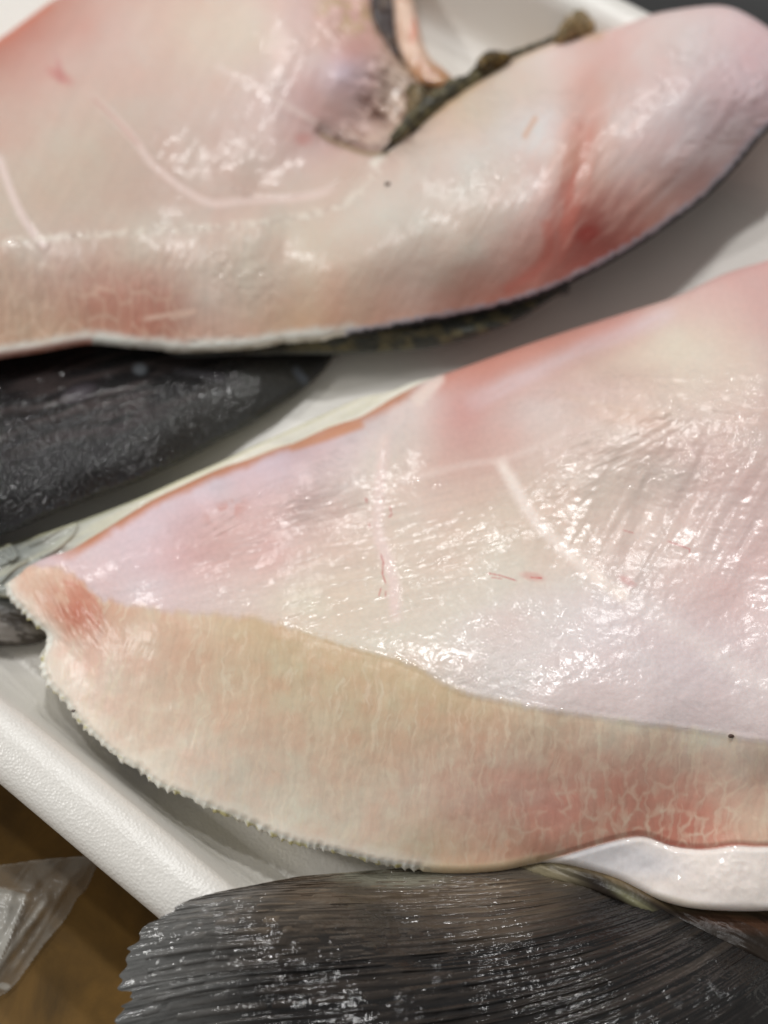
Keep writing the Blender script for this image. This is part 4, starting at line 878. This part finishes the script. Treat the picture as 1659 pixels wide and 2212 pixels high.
# dark pectoral fin reaching out below the upper piece
uf = crv([(-260, 780), (-100, 770), (0, 752), (100, 740), (200, 735), (400, 740), (600, 742), (735, 745), (722, 768), (700, 800), (660, 838), (600, 880), (540, 918), (470, 956), (400, 994), (300, 1040), (200, 1078), (100, 1116), (0, 1158), (-120, 1200), (-260, 1230)], 5, True)
hUF = RBF([(-200, 800, 6), (0, 780, 5.5), (200, 770, 5.5), (400, 775, 5), (600, 770, 4.5), (720, 765, 3), (640, 850, 3.5), (540, 915, 4), (400, 990, 6), (200, 1075, 8), (0, 1155, 8.5), (-200, 1210, 8.5), (0, 950, 10), (200, 920, 10), (400, 880, 8.5), (550, 830, 6), (0, 1080, 11.5), (200, 1020, 11), (350, 960, 9), (-200, 1000, 11)], 30)
def h_uf(u, v, d):
    z = hUF(u, v)[..., 0]-1.6*(1-np.sqrt(np.clip(1-(1-np.clip(d, 0, 24)/24)**2, 0, 1)))
    k = ss(450, 150, u)
    z += .55*(fbma(*ani(u, v, -17, 130, 12), 3, 501)-.5)*(1-ss(900, 1010, v+.3*u))
    f1, f2 = worley(u/9.0, v/7.0, 503, .95)
    sc = ss(.5, .15, f1)
    z += .28*sc*(.3+.7*blob(u, v, 150, 1000, 420, 140, -20))
    g = ss(55, 15, d)*ss(500, 200, u)*(v > 950)
    z += g*.5*(fbm(u/6.5, v/9, 2, 505)-.5)
    return np.minimum(z, np.where(v < 800, h_up(u, v, np.full(u.shape, 30.0))-1.2, 99))
def c_uf(u, v, d):
    c = lin((27, 26, 27))+0*u[..., None]
    n = fbma(*ani(u, v, -17, 150, 14), 3, 507)
    c = mix(c, .45*ss(.45, .68, n)*blob(u, v, 150, 850, 330, 120, -12), (78, 68, 66))
    c = mix(c, .5*blob(u, v, 500, 880, 240, 60, -25), (62, 62, 58)); c = mix(c, .7*blob(u, v, 302, 797, 16, 12), (130, 136, 142)); c = mix(c, .5*stroke(u, v, crv([(640, 800), (660, 825)], 3), 14, .8, False), (96, 104, 116))
    c = mix(c, .5*stroke(u, v, crv([(380, 800), (480, 815)], 3), 12, .8, False), (74, 72, 76)); c = mix(c, .5*blob(u, v, 170, 850, 40, 18, -20), (90, 84, 90))
    c = mix(c, .45*ss(.35, .1, worley(u/9.0, v/7.0, 503, .95)[0])*blob(u, v, 250, 970, 420, 110, -22), (88, 90, 90))
    c = mix(c, .3*ss(30, 8, d)*(v > 900), (86, 90, 96))
    return c, np.clip(.5+.5*ss(60, 15, d)*ss(450, 150, u)*(v > 950), 0, 1)
sheet(uf, h_uf, c_uf, 2.2, [M_fin], ['pectoral_fin'], up, skirt=(6, 1.6, 26, 0))

# specks lying on the flesh
def speck(u, v, r, par, hf):
    n = 10; a = np.linspace(0, 2*np.pi, n, endpoint=False)
    z0 = float(hf(np.array([u*1.0]), np.array([v*1.0]), np.array([60.0]))[0])
    rr = r*(0.75+.5*np.array([vn(np.array([k*1.7]), np.array([u]), 3)[0] for k in range(n)]))
    V = list(place(u+rr*np.cos(a), v+rr*.7*np.sin(a), (z0+.0)*MM))+list(place(u+.6*rr*np.cos(a), v+.4*rr*np.sin(a), (z0+.35)*MM))+[place(u, v, (z0+.45)*MM)]
    F = [[k, (k+1) % n, n+(k+1) % n, n+k] for k in range(n)]+[[n+k, n+(k+1) % n, 2*n, 2*n] for k in range(n)]
    me = bpy.data.meshes.new('speck'); me.from_pydata([tuple(x) for x in V], [], [f if f[2] != f[3] else f[:3] for f in F]); me.update(); me.materials.append(M_speck)
    o = bpy.data.objects.new('speck', me); COL.objects.link(o); o.parent = par
speck(1579, 1590, 7, low, h_low); speck(838, 397, 7, up, h_up); speck(158, 1536, 5, low, h_low)

# ------------------------------------------------------------------ crumpled film on the table
def film():
    m, nt, p = mat('clear_film'); L = nt.links
    at = node(nt, 'ShaderNodeAttribute', attribute_name='wet')
    L.new(at.outputs['Fac'], p.inputs['Alpha'])
    p.inputs['Base Color'].default_value = (*lin((190, 188, 180)), 1); p.inputs['Roughness'].default_value = .25
    P = crv([(-300, 1820), (-120, 1870), (0, 1868), (90, 1856), (215, 1850), (206, 1878), (187, 1921), (165, 1945), (143, 1985), (95, 2043), (50, 2106), (20, 2141), (-20, 2160), (-120, 2200), (-300, 2240)], 4, True)
    def h(u, v, d):
        z = -2.4+2.6*ss(0, 60, d)*fbm(u/60, v/60, 3, 601)
        z += .5*stroke(u, v, crv([(110, 1930), (60, 2000), (0, 2080), (-40, 2130)], 4), 16, .9)+.3*stroke(u, v, crv([(150, 1900), (100, 1990), (20, 2110)], 4), 10, .9)
        z += .3*stroke(u, v, crv([(-100, 1900), (0, 1918), (60, 1930), (40, 1990), (0, 2060)], 4), 12, .9)
        return z
    def c(u, v, d):
        a = .13+.10*ss(.4, .7, fbma(*ani(u, v, -52, 120, 16), 3, 603))+.12*(1-ss(0, 5, d))
        tri = (1-ss(-4, 4, v-np.interp(u, [-60, 0, 20, 50, 60], [2180, 2075, 2030, 1955, 1926])))*ss(-4, 4, v-np.interp(u, [-60, 0, 55], [1910, 1917, 1930]))*(u < 56)
        a = np.maximum(a, .62*tri); a = np.maximum(a, .42*stroke(u, v, crv([(100, 1940), (60, 2000), (10, 2075), (-30, 2130)], 4), 14, .9)); a = np.maximum(a, .55*blob(u, v, 8, 2130, 18, 9, 10))  # streak of extra opacity paints in the highlight along the fold
        return lin((200, 200, 195))+0*u[..., None], a
    r = root('plastic_film', 'crumpled clear plastic film on the brown table beside the tray', 'plastic film')
    sheet(P, h, c, 4.0, [m], ['film_sheet'], r, thick=.08)
film()
